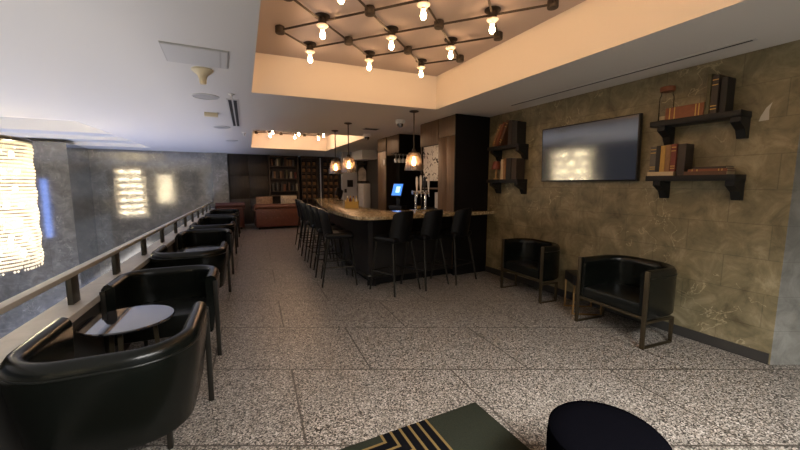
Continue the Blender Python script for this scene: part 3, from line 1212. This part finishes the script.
for i in range(-3, 10):
    for j in range(-6, 8):
        x = O3[0] + i * 0.36 + j * 0.38
        y = O3[1] - i * 0.39 + j * 0.36
        if 0.95 < x < 3.15 and 8.7 < y < 12.1:
            far.append((i, j))
lattice('smaller lattice of iron pipes with bare bulbs in the far ceiling recess', O3, (0.36, -0.39), (0.38, 0.36), far, 3.25, 0.05, M['bulbfar'])


# ------------------------------------------------------------------ crystal chandeliers
def make_chandelier(label):
    t = thing('crystal_chandelier', label, 'chandelier', group='crystal chandeliers in the atrium')
    rx, ry, top, bot = 0.60, 0.82, 0.0, -2.45
    q = MB()
    q.lathe((0, 0, 0), [(0, 0.05), (1.0, 0.05), (1.03, 0.03), (1.03, -0.02), (0, -0.02)], 40, rx, ry)
    q.build('top_plate', M['bronze'], t)
    q = MB()
    q.cyl((0, 0.4, 0.05), (0, 0.4, 0.78), 0.015, n=8)
    q.cyl((0, -0.4, 0.05), (0, -0.4, 0.78), 0.015, n=8)
    q.build('suspension_rods', M['bronze'], t)
    q = MB()
    rnd = random.Random(3)
    n = 150
    verts, faces = [], []
    for k in range(n):
        a = 2 * PI * k / n
        tap = 1.0
        L = -2.45 + rnd.uniform(-0.03, 0.12)
        z = -0.04
        r0 = 0
        while z > L:
            u = (z - top) / (bot - top)
            sc = 1.0 - 0.05 * u + 0.018 * math.sin(r0 * 1.05)
            x, y = rx * sc * math.cos(a), ry * sc * math.sin(a)
            h = 0.058
            w_ = 0.023
            ang = a + rnd.uniform(-0.5, 0.5)
            tx, ty = -math.sin(ang) * w_, math.cos(ang) * w_
            nx, ny = math.cos(ang) * w_ * 0.6, math.sin(ang) * w_ * 0.6
            b0 = len(verts)
            verts += [(x, y, z), (x + tx, y + ty, z - h * .4), (x + nx, y + ny, z - h * .4), (x - tx, y - ty, z - h * .4), (x - nx, y - ny, z - h * .4), (x, y, z - h)]
            for i in range(4):
                j = (i + 1) % 4
                faces.append((b0, b0 + 1 + i, b0 + 1 + j))
                faces.append((b0 + 5, b0 + 1 + j, b0 + 1 + i))
            z -= 0.070
            r0 += 1
    me = bpy.data.meshes.new('crystal_strands')
    me.from_pydata(verts, [], faces)
    me.materials.append(M['crystal'])
    o = bpy.data.objects.new('crystal_strands', me)
    COL.objects.link(o)
    o.parent = t
    o['kind'] = 'stuff'
    q.b.free()
    lampmesh = None
    for lv, z in enumerate((-0.25, -0.58, -0.91, -1.24, -1.57, -1.90, -2.2)):
        for k in range(6):
            a = 2 * PI * (k + 0.5 * (lv % 2)) / 6
            p = (0.36 * math.cos(a), 0.55 * math.sin(a), z)
            if lampmesh is None:
                lampmesh = MB().lathe((0, 0, 0), [(0, 0.05), (0.025, 0.04), (0.038, 0.0), (0.025, -0.04), (0, -0.05)], 10).build('lamp', M['lamp'], t, loc=p)
            else:
                c = lampmesh.copy()
                COL.objects.link(c)
                c.parent = t
                c.location = p
    return t


ch = make_chandelier('large oval crystal chandelier of hanging strands over the atrium at the left edge')
ch.location = (-3.92, 9.4, 2.42)
dup(ch, 'second oval crystal chandelier, seen only as the narrower reflection on the far granite wall', (-4.1, -3.6, 2.42), 0, 'crystal chandeliers in the atrium')

# ------------------------------------------------------------------ television
tv = thing('television', 'large black wall television between the bookshelves on the stone wall', 'television', (RX, 3.03, 2.01), 0)
tv.rotation_euler = (0, -0.035, 0)
q = MB()
q.span((-0.085, -0.67, -0.375), (-0.03, 0.67, 0.375), bev=0.006)
q.build('casing', M['plastic'], tv)
q = MB()
q.span((-0.0875, -0.655, -0.355), (-0.0852, 0.655, 0.362))
q.build('screen', M['tvscreen'], tv)
q = MB()
q.span((-0.032, -0.25, -0.2), (-0.008, 0.25, 0.2))
q.build('wall_mount', M['darkmetal'], tv)


# ------------------------------------------------------------------ wall shelves
def wall_shelf(label, y0, y1, z):
    t = thing('wall_shelf', label, 'shelf', (RX, (y0 + y1) / 2, z), group='black bracket shelves on the stone wall')
    L = (y1 - y0) / 2
    q = MB()
    q.span((-0.22, -L, -0.055), (0, L, 0), bev=0.003)
    q.build('board', M['shelf'], t)
    for s in (-1, 1):
        q = MB()
        y = L - 0.10 if s > 0 else -(L - 0.04)
        # tapered bracket profile
        pr = [(-0.20, -0.055), (0, -0.055), (0, -0.235), (-0.05, -0.235), (-0.09, -0.16), (-0.20, -0.10)]
        a = [q.b.verts.new((x, y - 0.035, zz)) for x, zz in pr]
        c = [q.b.verts.new((x, y + 0.035, zz)) for x, zz in pr]
        q.b.faces.new(a)
        q.b.faces.new(list(reversed(c)))
        for i in range(len(pr)):
            j = (i + 1) % len(pr)
            q.b.faces.new((a[i], a[j], c[j], c[i]))
        q.build('bracket', M['shelf'], t, smooth=False)
    return t


ZU, ZL = 2.245, 1.685
wall_shelf('upper black bracket shelf right of the television, holding a jar and books', 1.46, 2.19, ZU)
wall_shelf('lower black bracket shelf right of the television, holding upright and flat books', 1.45, 2.19, ZL)
wall_shelf('upper black bracket shelf left of the television, holding leaning books', 4.03, 4.74, ZU - 0.03)
wall_shelf('lower black bracket shelf left of the television, holding a bust and books', 4.03, 4.74, ZL - 0.01)


def book(label, loc, th, h, dp, color, group, tilt=0.0, flat=False, gilt=False):
    """upright: spine towards -X, thickness along Y, height along Z. flat: lies on its side, spine towards -X"""
    t = thing('book', label, 'book', loc, 0, group)
    if flat:
        sz = lambda a, b_: (a, b_)
        cov = MB()
        cov.span((-dp / 2, -h / 2, 0), (dp / 2, h / 2, 0.004))
        cov.span((-dp / 2, -h / 2, th - 0.004), (dp / 2, h / 2, th))
        cov.span((-dp / 2, -h / 2, 0.004), (-dp / 2 + 0.005, h / 2, th - 0.004))
        pg = MB()
        pg.span((-dp / 2 + 0.006, -h / 2 + 0.005, 0.004), (dp / 2 - 0.006, h / 2 - 0.005, th - 0.004))
    else:
        cov = MB()
        cov.span((-dp / 2, -th / 2, 0), (dp / 2, -th / 2 + 0.004, h))
        cov.span((-dp / 2, th / 2 - 0.004, 0), (dp / 2, th / 2, h))
        cov.span((-dp / 2, -th / 2 + 0.004, 0), (-dp / 2 + 0.005, th / 2 - 0.004, h))
        pg = MB()
        pg.span((-dp / 2 + 0.006, -th / 2 + 0.004, 0.004), (dp / 2 - 0.006, th / 2 - 0.004, h - 0.006))
    c = cov.build('cover', M['book_' + color], t, smooth=False)
    pg.build('pages', M['pages'], t, smooth=False)
    if gilt:
        g = MB()
        for f_ in (0.12, 0.2, 0.75, 0.88):
            if flat:
                yy = -h / 2 + h * f_
                g.span((-dp / 2 - 0.001, yy - 0.004, 0.002), (-dp / 2, yy + 0.004, th - 0.002))
            else:
                g.span((-dp / 2 - 0.001, -th / 2 + 0.002, h * f_ - 0.004), (-dp / 2, th / 2 - 0.002, h * f_ + 0.004))
        g.build('gilt_bands', M['gilt'], t, smooth=False)
    t.rotation_euler = (tilt, 0, 0)
    return t


bx = RX - 0.115
GB = ['books on the upper right shelf', 'books on the lower right shelf', 'books on the upper left shelf', 'books on the lower left shelf']
# upper right shelf
book('thick rust brown book lying flat beside the glass jar', (bx - 0.01, 1.895, ZU), 0.115, 0.32, 0.17, 'rust', GB[0], flat=True, gilt=True)
book('slim grey book standing upright beside the flat rust book', (bx, 1.712, ZU), 0.030, 0.36, 0.19, 'olive', GB[0])
book('black book with gilt bands upright on the upper right shelf', (bx, 1.667, ZU), 0.050, 0.34, 0.18, 'dark', GB[0], gilt=True)
book('plain dark book upright at the right end of the upper right shelf', (bx + 0.01, 1.610, ZU), 0.045, 0.31, 0.15, 'black', GB[0])
t = thing('glass_jar', 'tall clear glass jar with brown lid at the left of the upper right shelf', 'jar', (bx, 2.10, ZU))
q = MB()
q.lathe((0, 0, 0), [(0, 0), (0.058, 0), (0.062, 0.01), (0.062, 0.24), (0.05, 0.275), (0.05, 0.30), (0.046, 0.30), (0.046, 0.27), (0.058, 0.235), (0.058, 0.012), (0, 0.012)], 24)
q.build('jar_body', M['glass'], t)
q = MB()
q.lathe((0, 0, 0), [(0, 0.30), (0.062, 0.30), (0.066, 0.315), (0.066, 0.345), (0.05, 0.352), (0, 0.352)], 24)
q.build('lid', M['book_rust'], t)
q = MB()
q.lathe((0, 0, 0), [(0, 0.013), (0.055, 0.013), (0.055, 0.05), (0, 0.055)], 20)
q.build('contents', M['pages'], t)
# lower right shelf
book('pale yellow book lying flat under the upright books', (bx - 0.01, 2.06, ZL), 0.04, 0.24, 0.17, 'cream', GB[1], flat=True)
zz = ZL + 0.04
book('dark grey book with gilt bands at the left end of the lower right shelf', (bx, 2.145, zz), 0.055, 0.265, 0.16, 'grey', GB[1], gilt=True)
book('black book between the dark grey and the gold books', (bx, 2.098, zz), 0.035, 0.27, 0.16, 'black', GB[1])
book('gold yellow book upright, left of its orange neighbour', (bx, 2.055, zz), 0.042, 0.265, 0.16, 'gold', GB[1])
book('orange tan book upright, right of the gold yellow book', (bx, 2.008, zz), 0.045, 0.27, 0.16, 'tan', GB[1])
book('rust red book upright on the pale flat book', (bx, 1.958, zz), 0.045, 0.275, 0.16, 'red', GB[1], gilt=True)
book('wide dark brown book upright at the end of the row', (bx + 0.01, 1.895, zz - 0.04), 0.07, 0.31, 0.15, 'dark', GB[1])
book('brown book at the bottom of the flat pile on the lower right shelf', (bx, 1.685, ZL), 0.035, 0.33, 0.18, 'brown', GB[1], flat=True)
book('rust book in the middle of the flat pile on the lower right shelf', (bx, 1.67, ZL + 0.035), 0.022, 0.30, 0.17, 'rust', GB[1], flat=True, gilt=True)
book('dark book on top of the flat pile on the lower right shelf', (bx, 1.66, ZL + 0.057), 0.020, 0.26, 0.16, 'dark', GB[1], flat=True)
# upper left shelf
z = ZU - 0.03
for k, (c, lab, th) in enumerate((('tan', 'tan book leaning steeply at the left end of the upper left shelf', 0.045), ('rust', 'rust book leaning between tan and brown books', 0.045), ('brown', 'brown book leaning against the dark folio', 0.05))):
    book(lab, (bx - 0.02, 4.60 - 0.075 * k, z + 0.010 + 0.008), th, 0.36 + 0.02 * k, 0.16, c, GB[2], tilt=0.45, gilt=(k != 1))
book('wide black folio book upright on the upper left shelf', (bx + 0.01, 4.14, z), 0.10, 0.34, 0.19, 'black', GB[2])
book('dark brown folio book upright left of the black folio', (bx, 4.235, z), 0.08, 0.37, 0.18, 'dark', GB[2])
# lower left shelf
z = ZL - 0.01
book('cream spined book upright on the lower left shelf', (bx - 0.02, 4.375, z), 0.05, 0.32, 0.16, 'cream', GB[3])
book('tan book upright beside the cream spined book', (bx - 0.02, 4.32, z), 0.045, 0.33, 0.16, 'tan', GB[3])
book('large black folio upright on the lower left shelf, beside the tan book', (bx, 4.235, z), 0.10, 0.33, 0.19, 'black', GB[3])
book('second black folio upright at the right of the lower left shelf', (bx, 4.12, z), 0.10, 0.32, 0.18, 'dark', GB[3])
t = thing('small_table_lamp', 'small lamp with red brown shade at the left of the lower left shelf', 'lamp', (bx - 0.03, 4.58, z))
q = MB()
q.lathe((0, 0, 0), [(0, 0), (0.05, 0), (0.05, 0.012), (0.015, 0.03), (0.012, 0.08), (0.02, 0.11), (0.01, 0.14), (0.008, 0.2), (0, 0.2)], 16)
q.build('base', M['brass'], t)
q = MB()
q.lathe((0, 0, 0), [(0.085, 0.17), (0.05, 0.30), (0.048, 0.30), (0.082, 0.17)], 20)
q.build('lamp_shade', M['book_red'], t)

# worn pale chip and dents on the stone wall
def patch(name, pts, x=RX - 0.003):
    q = MB()
    a = [q.b.verts.new((0, y, z_)) for y, z_ in pts]
    c = [q.b.verts.new((0.003, y, z_)) for y, z_ in pts]
    q.b.faces.new(a)
    q.b.faces.new(list(reversed(c)))
    for i in range(len(pts)):
        j = (i + 1) % len(pts)
        q.b.faces.new((a[i], a[j], c[j], c[i]))
    o = q.build(name, M['stripe'], loc=(x, 0, 0), smooth=False)
    return o


o = patch('plaster_patch', [(1.41, 2.15), (1.345, 2.155), (1.35, 2.24), (1.335, 2.30), (1.37, 2.26), (1.40, 2.19)])
tag(o, 'small white chipped patch on the stone wall right of the upper shelf', 'patch')

# ------------------------------------------------------------------ back wall: bookcases and lockers
def bookcase():
    t = thing('tall_bookcase', 'tall dark wooden bookcase full of books behind the leather sofa', 'bookcase', (0, 0, 0))
    x0, x1, yf, yb = 1.72, 2.90, FY - 0.02, FY + 0.36
    q = MB()
    q.span((x0, yb - 0.02, 0), (x1, yb, CZ))
    q.build('back', M['darkwood'], t)
    for x in (x0, x1 - 0.05):
        q = MB()
        q.span((x, yf, 0), (x + 0.05, yb - 0.02, CZ))
        q.build('side', M['casewood'], t)
    zs = [0.10, 0.60, 1.10, 1.28, 1.80, 2.30, CZ - 0.08]
    for z in zs:
        q = MB()
        q.span((x0 + 0.05, yf + 0.01, z), (x1 - 0.05, yb - 0.02, z + 0.035))
        q.build('shelf', M['casewood'], t)
    return t, x0, x1, yf


tb, bx0, bx1, byf = bookcase()
rnd = random.Random(11)
rows = [(1.28 + 0.035, 'third'), (1.80 + 0.035, 'second'), (2.30 + 0.035, 'top')]
cols = ['brown', 'tan', 'rust', 'cream', 'dark', 'red', 'olive', 'grey']
ordn = ['first', 'second', 'third', 'fourth', 'fifth', 'sixth', 'seventh', 'eighth', 'ninth', 'tenth', 'eleventh', 'twelfth']
nice = {'brown': 'brown', 'tan': 'tan', 'rust': 'rust', 'cream': 'cream', 'dark': 'dark brown', 'red': 'dark red', 'olive': 'olive', 'grey': 'grey'}
for z, rn in rows:
    x = bx0 + 0.12
    k = 0
    while x < bx1 - 0.18 and k < 12:
        th = rnd.uniform(0.045, 0.085)
        h = rnd.uniform(0.22, 0.36)
        if rnd.random() < 0.22:
            x += 0.10
        c = rnd.choice(cols)
        q = MB()
        q.span((0, 0, 0), (th, 0.2, h), bev=0.004)
        o = q.build('book', M['book_' + c], loc=(x, byf + 0.06, z), smooth=False)
        tag(o, '%s book, %s from the left on the %s shelf of the tall bookcase' % (nice[c], ordn[k], rn), 'book', 'books in the tall bookcase')
        x += th + 0.004
        k += 1

t = thing('panelled_cupboard', 'plain dark panelled cupboard left of the tall bookcase', 'cupboard', (0, 0, 0))
q = MB()
q.span((0.24, FY + 0.02, 0), (1.70, FY + 0.40, CZ - 0.005))
q.build('body', M['darkwood'], t)
for a, c in ((0.27, 0.96), (0.98, 1.67)):
    for z0, z1 in ((0.1, 1.0), (1.03, 1.9), (1.93, 2.72)):
        q = MB()
        q.span((a, FY, z0), (c, FY + 0.02, z1), bev=0.004)
        q.build('door', M['darkwood'], t)


def locker(label, x0, x1):
    t = thing('bottle_locker', label, 'locker', (0, 0, 0), group='tall lockers with grids of pigeonholes')
    q = MB()
    q.span((x0, FY + 0.25, 0), (x1, FY + 0.36, CZ))
    q.build('back', M['darkwood'], t)
    q = MB()
    nc, nr = 3, 9
    cw, rh = (x1 - x0) / nc, 2.5 / nr
    for i in range(nc + 1):
        q.span((x0 + i * cw - 0.02 * (i > 0), FY, 0.1), (x0 + i * cw + 0.02 * (i < nc), FY + 0.25, CZ - 0.1))
    for j in range(nr + 1):
        z = 0.12 + j * rh
        q.span((x0 + 0.02, FY + 0.01, z - 0.02), (x1 - 0.02, FY + 0.25, z + 0.02))
    q.span((x0, FY - 0.01, CZ - 0.1), (x1, FY + 0.25, CZ))
    q.build('pigeonholes', M['casewood'], t, smooth=False)
    src = None
    for i in range(nc):
        for j in range(3, nr):
            p = (x0 + (i + .5) * cw, FY + 0.12, 0.12 + (j + 0.42) * rh)
            if src is None:
                src = MB().box((0, 0, 0), (cw * 0.55, 0.16, rh * 0.5), bev=0.02).build('stored_box', M['book_tan'], t, loc=p)
            else:
                c = src.copy()
                COL.objects.link(c)
                c.parent = t
                c.location = p
    return t


locker('tall pigeonhole locker left of the bright door bar', 3.02, 3.68)
locker('tall pigeonhole locker right of the bright door bar', 3.94, 4.66)
t = thing('door_bar', 'tall bright metal pull bar between the two pigeonhole lockers', 'handle', (3.81, FY - 0.06, 0))
q = MB()
q.cyl((0, 0, 0.75), (0, 0, 2.70), 0.022, n=10)
q.build('bar', M['fridge'], t)
q = MB()
q.span((-0.12, 0.06, 0), (0.12, 0.12, CZ))
q.build('stile', M['darkwood'], t)

# ------------------------------------------------------------------ chesterfields and cushions
def chesterfield(name, label, cat, loc, rotz, w, d, hb, m, tufts):
    """front towards +Y; rolled arms and back, button tufts on the outside"""
    t = thing(name, label, cat, loc, rotz)
    q = MB()
    q.span((-w / 2 + 0.10, -d / 2 + 0.06, 0.08), (w / 2 - 0.10, d / 2, 0.32), bev=0.02)
    q.build('base', m, t)
    q = MB()
    q.box((0, 0.08, 0.39), (w - 0.34, d - 0.30, 0.16), bev=0.05, seg=3)
    q.build('seat_cushion', m, t)
    q = MB()
    q.box((0, -d / 2 + 0.10, hb / 2 + 0.02), (w - 0.14, 0.14, hb - 0.12), bev=0.03)
    q.cyl((-w / 2 + 0.02, -d / 2 + 0.09, hb - 0.10), (w / 2 - 0.02, -d / 2 + 0.09, hb - 0.10), 0.10, n=20)
    back = q.build('backrest', m, t)
    for s in (-1, 1):
        q = MB()
        q.box((s * (w / 2 - 0.12), 0.02, hb / 2 - 0.02), (0.14, d - 0.06, hb - 0.18), bev=0.03)
        q.cyl((s * (w / 2 - 0.10), -d / 2 + 0.05, hb - 0.16), (s * (w / 2 - 0.10), d / 2 + 0.01, hb - 0.16), 0.11, n=18)
        q.build('armrest', m, t)
    q = MB()
    for i in range(tufts):
        for j in range(2):
            x = -w / 2 + 0.18 + (w - 0.36) * (i + 0.5 * (j % 2)) / max(1, tufts - 0.5)
            q.box((x, -d / 2 + 0.025, hb * 0.45 + 0.2 * j), (0.03, 0.02, 0.03), bev=0.008)
    q.build('tuft_buttons', m, back)
    for sx in (-1, 1):
        for sy in (-1, 1):
            q = MB()
            q.cyl((sx * (w / 2 - 0.16), sy * (d / 2 - 0.14), 0), (sx * (w / 2 - 0.16), sy * (d / 2 - 0.14), 0.09), 0.025, 0.035, n=10)
            q.build('foot', M['darkwood'], t)
    return t


chesterfield('chesterfield_sofa', 'brown leather sofa with rolled back, seen from behind, before the tall bookcase', 'sofa', (1.76, 13.55, 0), 0, 1.62, 0.92, 0.90, M['redleather'], 7)
chesterfield('chesterfield_chair', 'dark red tufted leather club chair at the end of the armchair row', 'armchair', (0.22, 13.95, 0), 0, 0.95, 0.88, 0.96, M['oxblood'], 4)


def pillow(label, loc, rx, m, s=0.52):
    q = MB()
    n = 10
    for side in (1, -1):
        g = [[q.b.verts.new((s * (i / n - .5), side * (0.012 + 0.075 * (math.sin(PI * i / n) * math.sin(PI * j / n)) ** 0.5) if 0 < i < n and 0 < j < n else 0, s * j / n)) for j in range(n + 1)] for i in range(n + 1)]
        for i in range(n):
            for j in range(n):
                q.b.faces.new((g[i][j], g[i + 1][j], g[i + 1][j + 1], g[i][j + 1]))
    bmesh.ops.remove_doubles(q.b, verts=q.b.verts, dist=1e-4)
    o = q.build('throw_pillow', m, loc=loc)
    o.rotation_euler = (rx, 0, 0)
    return tag(o, label, 'pillow', 'patterned pillows on the brown sofa')


pillow('brown patterned pillow on the left end of the leather sofa', (1.32, 13.42, 0.60), 0.12, M['pillowbrown'], 0.56)
pillow('pale patterned pillow on the right end of the leather sofa', (2.17, 13.42, 0.60), 0.12, M['pillowpale'], 0.58)

# ------------------------------------------------------------------ back zone things
fr_ = thing('steel_fridge', 'pale steel fridge at the far right end behind the bar', 'fridge', (5.05, 12.40, 0))
q = MB()
q.span((-0.46, -0.32, 0.0), (-0.17, 0.38, 1.62), bev=0.01)
q.build('body', M['fridge'], fr_)
q = MB()
q.span((-0.45, -0.345, 0.08), (-0.18, -0.32, 1.60), bev=0.006)
q.build('door', M['fridge'], fr_)
t = thing('display_niche', 'dark wooden display shelf with arched print above the steel fridge', 'shelf', (4.55, 12.55, 1.66))
q = MB()
q.span((0, -0.30, 0.0), (0.75, 0.22, 0.05))
q.span((0, -0.2, 0.62), (0.30, 0.22, 0.70))
q.build('shelf', M['darkwood'], t)
q = MB()
q.span((0.34, -0.1, 0.05), (0.80, 0.22, 0.80))
q.build('cabinet', M['blackpanel'], t)
q = MB()
pts = [(0, 0), (0.30, 0)] + [(0.15 + 0.15 * math.cos(a), 0.30 + 0.2 * math.sin(a)) for a in [PI * k / 10 for k in range(11)]]
a = [q.b.verts.new((x, 0, z_)) for x, z_ in pts]
c = [q.b.verts.new((x, 0.02, z_)) for x, z_ in pts]
q.b.faces.new(a)
q.b.faces.new(list(reversed(c)))
for i in range(len(pts)):
    j = (i + 1) % len(pts)
    q.b.faces.new((a[i], a[j], c[j], c[i]))
tag(q.build('arched_print', M['art'], loc=(4.56, 12.45, 1.71), smooth=False), 'arched pale and brown print standing on the far display shelf', 'picture')
q = MB()
q.box((0, 0, 0), (0.22, 0.03, 0.26), bev=0.004)
tag(q.build('picture_frame', M['blackpanel'], loc=(4.27, 12.585, 1.62)), 'small black square frame on the grey end wall beyond the pendants', 'frame')
q = MB()
q.box((0, 0, 0), (0.09, 0.02, 0.14), bev=0.004)
tag(q.build('wall_phone', M['plastic'], loc=(4.09, 12.59, 1.35)), 'small black wall phone on the left of the grey end wall', 'phone')
t = thing('spare_monitor', 'black slanted monitor with its back to the viewer beside the wood pillar', 'monitor', (3.42, 9.75, CT - 0.0), 0.3)
t.location = (3.02, 9.9, CT)
q = MB()
q.box((0, 0, 0.01), (0.16, 0.14, 0.02), bev=0.004)
q.bar((0, 0, 0.015), (0.02, 0.04, 0.14), 0.04, 0.02)
q.build('stand', M['plastic'], t)
q = MB()
q.box((0.02, 0.02, 0.22), (0.24, 0.03, 0.26), rot=Matrix.Rotation(0.5, 4, 'Y') @ Matrix.Rotation(-0.3, 4, 'X'), bev=0.006)
q.build('display', M['plastic'], t)

# ------------------------------------------------------------------ ceiling fittings
q = MB()
t = thing('access_panel', 'pale grey square access panel in the ceiling at upper left', 'panel', (-0.145, 3.85, CZ))
q.span((-0.26, -0.25, -0.012), (0.26, 0.25, 0))
q.build('frame', M['greyplastic'], t)
q = MB()
q.span((-0.25, -0.24, -0.016), (0.185, 0.24, -0.006))
q.build('door', M['panelwhite'], t)
q = MB()
q.span((0.20, -0.24, -0.016), (0.25, 0.24, -0.006))
q.build('edge_strip', M['panelwhite'], t)
q = MB()
q.lathe((0, 0, 0), [(0, 0), (0.10, 0), (0.102, -0.012), (0.085, -0.03), (0.05, -0.055), (0.036, -0.09), (0.033, -0.135), (0.026, -0.145), (0, -0.145)], 28)
tag(q.build('smoke_detector', M['cream'], loc=(-0.12, 4.28, CZ)), 'cream trumpet shaped detector hanging from the ceiling behind the access panel', 'detector')


def disc(label, loc, r, name='ceiling_speaker', m='greyplastic', cat='speaker'):
    t = thing(name, label, cat, loc)
    q = MB()
    q.lathe((0, 0, 0), [(r - 0.012, 0), (r, 0), (r, -0.008), (r - 0.012, -0.012), (r - 0.012, 0)], 32)
    q.build('rim', M['panelwhite'], t)
    q = MB()
    q.lathe((0, 0, 0), [(0, -0.006), (r - 0.012, -0.006), (r - 0.012, -0.001), (0, -0.001)], 32)
    q.build('grille', M[m], t)


disc('round grey ceiling speaker just beyond the cream detector', (-0.135, 5.52, CZ), 0.165)
disc('smaller round ceiling speaker left of the slot vent', (0.06, 8.28, CZ), 0.16)
disc('farthest round ceiling speaker beyond the slot vent', (0.30, 10.69, CZ), 0.15)
q = MB()
q.box((0, 0, -0.03), (0.20, 0.10, 0.06), bev=0.006)
tag(q.build('emergency_light', M['cream'], loc=(-0.10, 6.75, CZ)), 'small cream box light on the ceiling beyond the first speaker', 'light')
t = thing('slot_vent', 'dark double slot air vent in the ceiling left of the bulb recess', 'vent', (0.255, 6.75, CZ), -0.055)
q = MB()
q.span((-0.075, -1.22, -0.010), (0.075, 1.22, 0))
q.build('frame', M['panelwhite'], t)
for s in (-0.033, 0.033):
    q = MB()
    q.span((s - 0.022, -1.19, -0.013), (s + 0.022, 1.19, -0.009))
    q.build('slot', M['groove'], t)
t = thing('linear_vent', 'long thin linear vent in the ceiling parallel to the stone wall', 'vent', (3.925, 2.73, CZ))
q = MB()
q.span((-0.035, -1.36, -0.006), (0.035, 1.36, 0))
q.build('frame', M['panelwhite'], t)
q = MB()
q.span((-0.014, -1.34, -0.008), (0.010, 1.34, -0.005))
q.build('slot', M['groove'], t)
q = MB()
q.span((-0.17, -0.10, -0.010), (0.17, 0.10, 0))
t = thing('square_vent', 'small dark louvred vent in the ceiling between the two dome cameras', 'vent', (2.90, 7.11, CZ))
q.build('frame', M['greyplastic'], t)
q = MB()
for k in range(4):
    q.span((-0.15, -0.08 + k * 0.045, -0.014), (0.15, -0.055 + k * 0.045, -0.009))
q.build('louvre', M['groove'], t, smooth=False)
dc = None
for loc, lab in (((2.99, 5.91, CZ), 'white dome camera on the ceiling behind the nearest pendant'), ((3.11, 7.89, CZ), 'white dome camera at the corner of the far ceiling recess')):
    if dc is None:
        dc = thing('dome_camera', lab, 'camera', loc, group='dome cameras on the ceiling')
        q = MB()
        q.lathe((0, 0, 0), [(0, 0), (0.085, 0), (0.088, -0.03), (0.075, -0.06), (0.07, -0.07), (0, -0.07)], 24)
        q.build('housing', M['whiteplastic'], dc)
        q = MB()
        q.lathe((0, 0, 0), [(0.06, -0.07), (0.058, -0.10), (0.04, -0.125), (0, -0.135)], 20)
        q.build('lens_dome', M['tvscreen'], dc)
    else:
        dup(dc, lab, loc, 0, 'dome cameras on the ceiling')
sp = None
for k, (x, y) in enumerate(((0.17, 5.24), (0.52, 9.01), (3.6, 13.6))):
    lab = ['small white ceiling sprinkler before the slot vent', 'small white ceiling sprinkler beside the far bulb recess', 'small white ceiling sprinkler above the pigeonhole lockers'][k]
    if sp is None:
        sp = thing('sprinkler_head', lab, 'sprinkler', (x, y, CZ), group='ceiling sprinklers')
        q = MB()
        q.lathe((0, 0, 0), [(0, 0), (0.04, 0), (0.035, -0.012), (0.012, -0.02), (0.010, -0.05), (0.022, -0.055), (0.022, -0.06), (0, -0.06)], 16)
        q.build('body', M['whiteplastic'], sp)
    else:
        dup(sp, lab, (x, y, CZ))
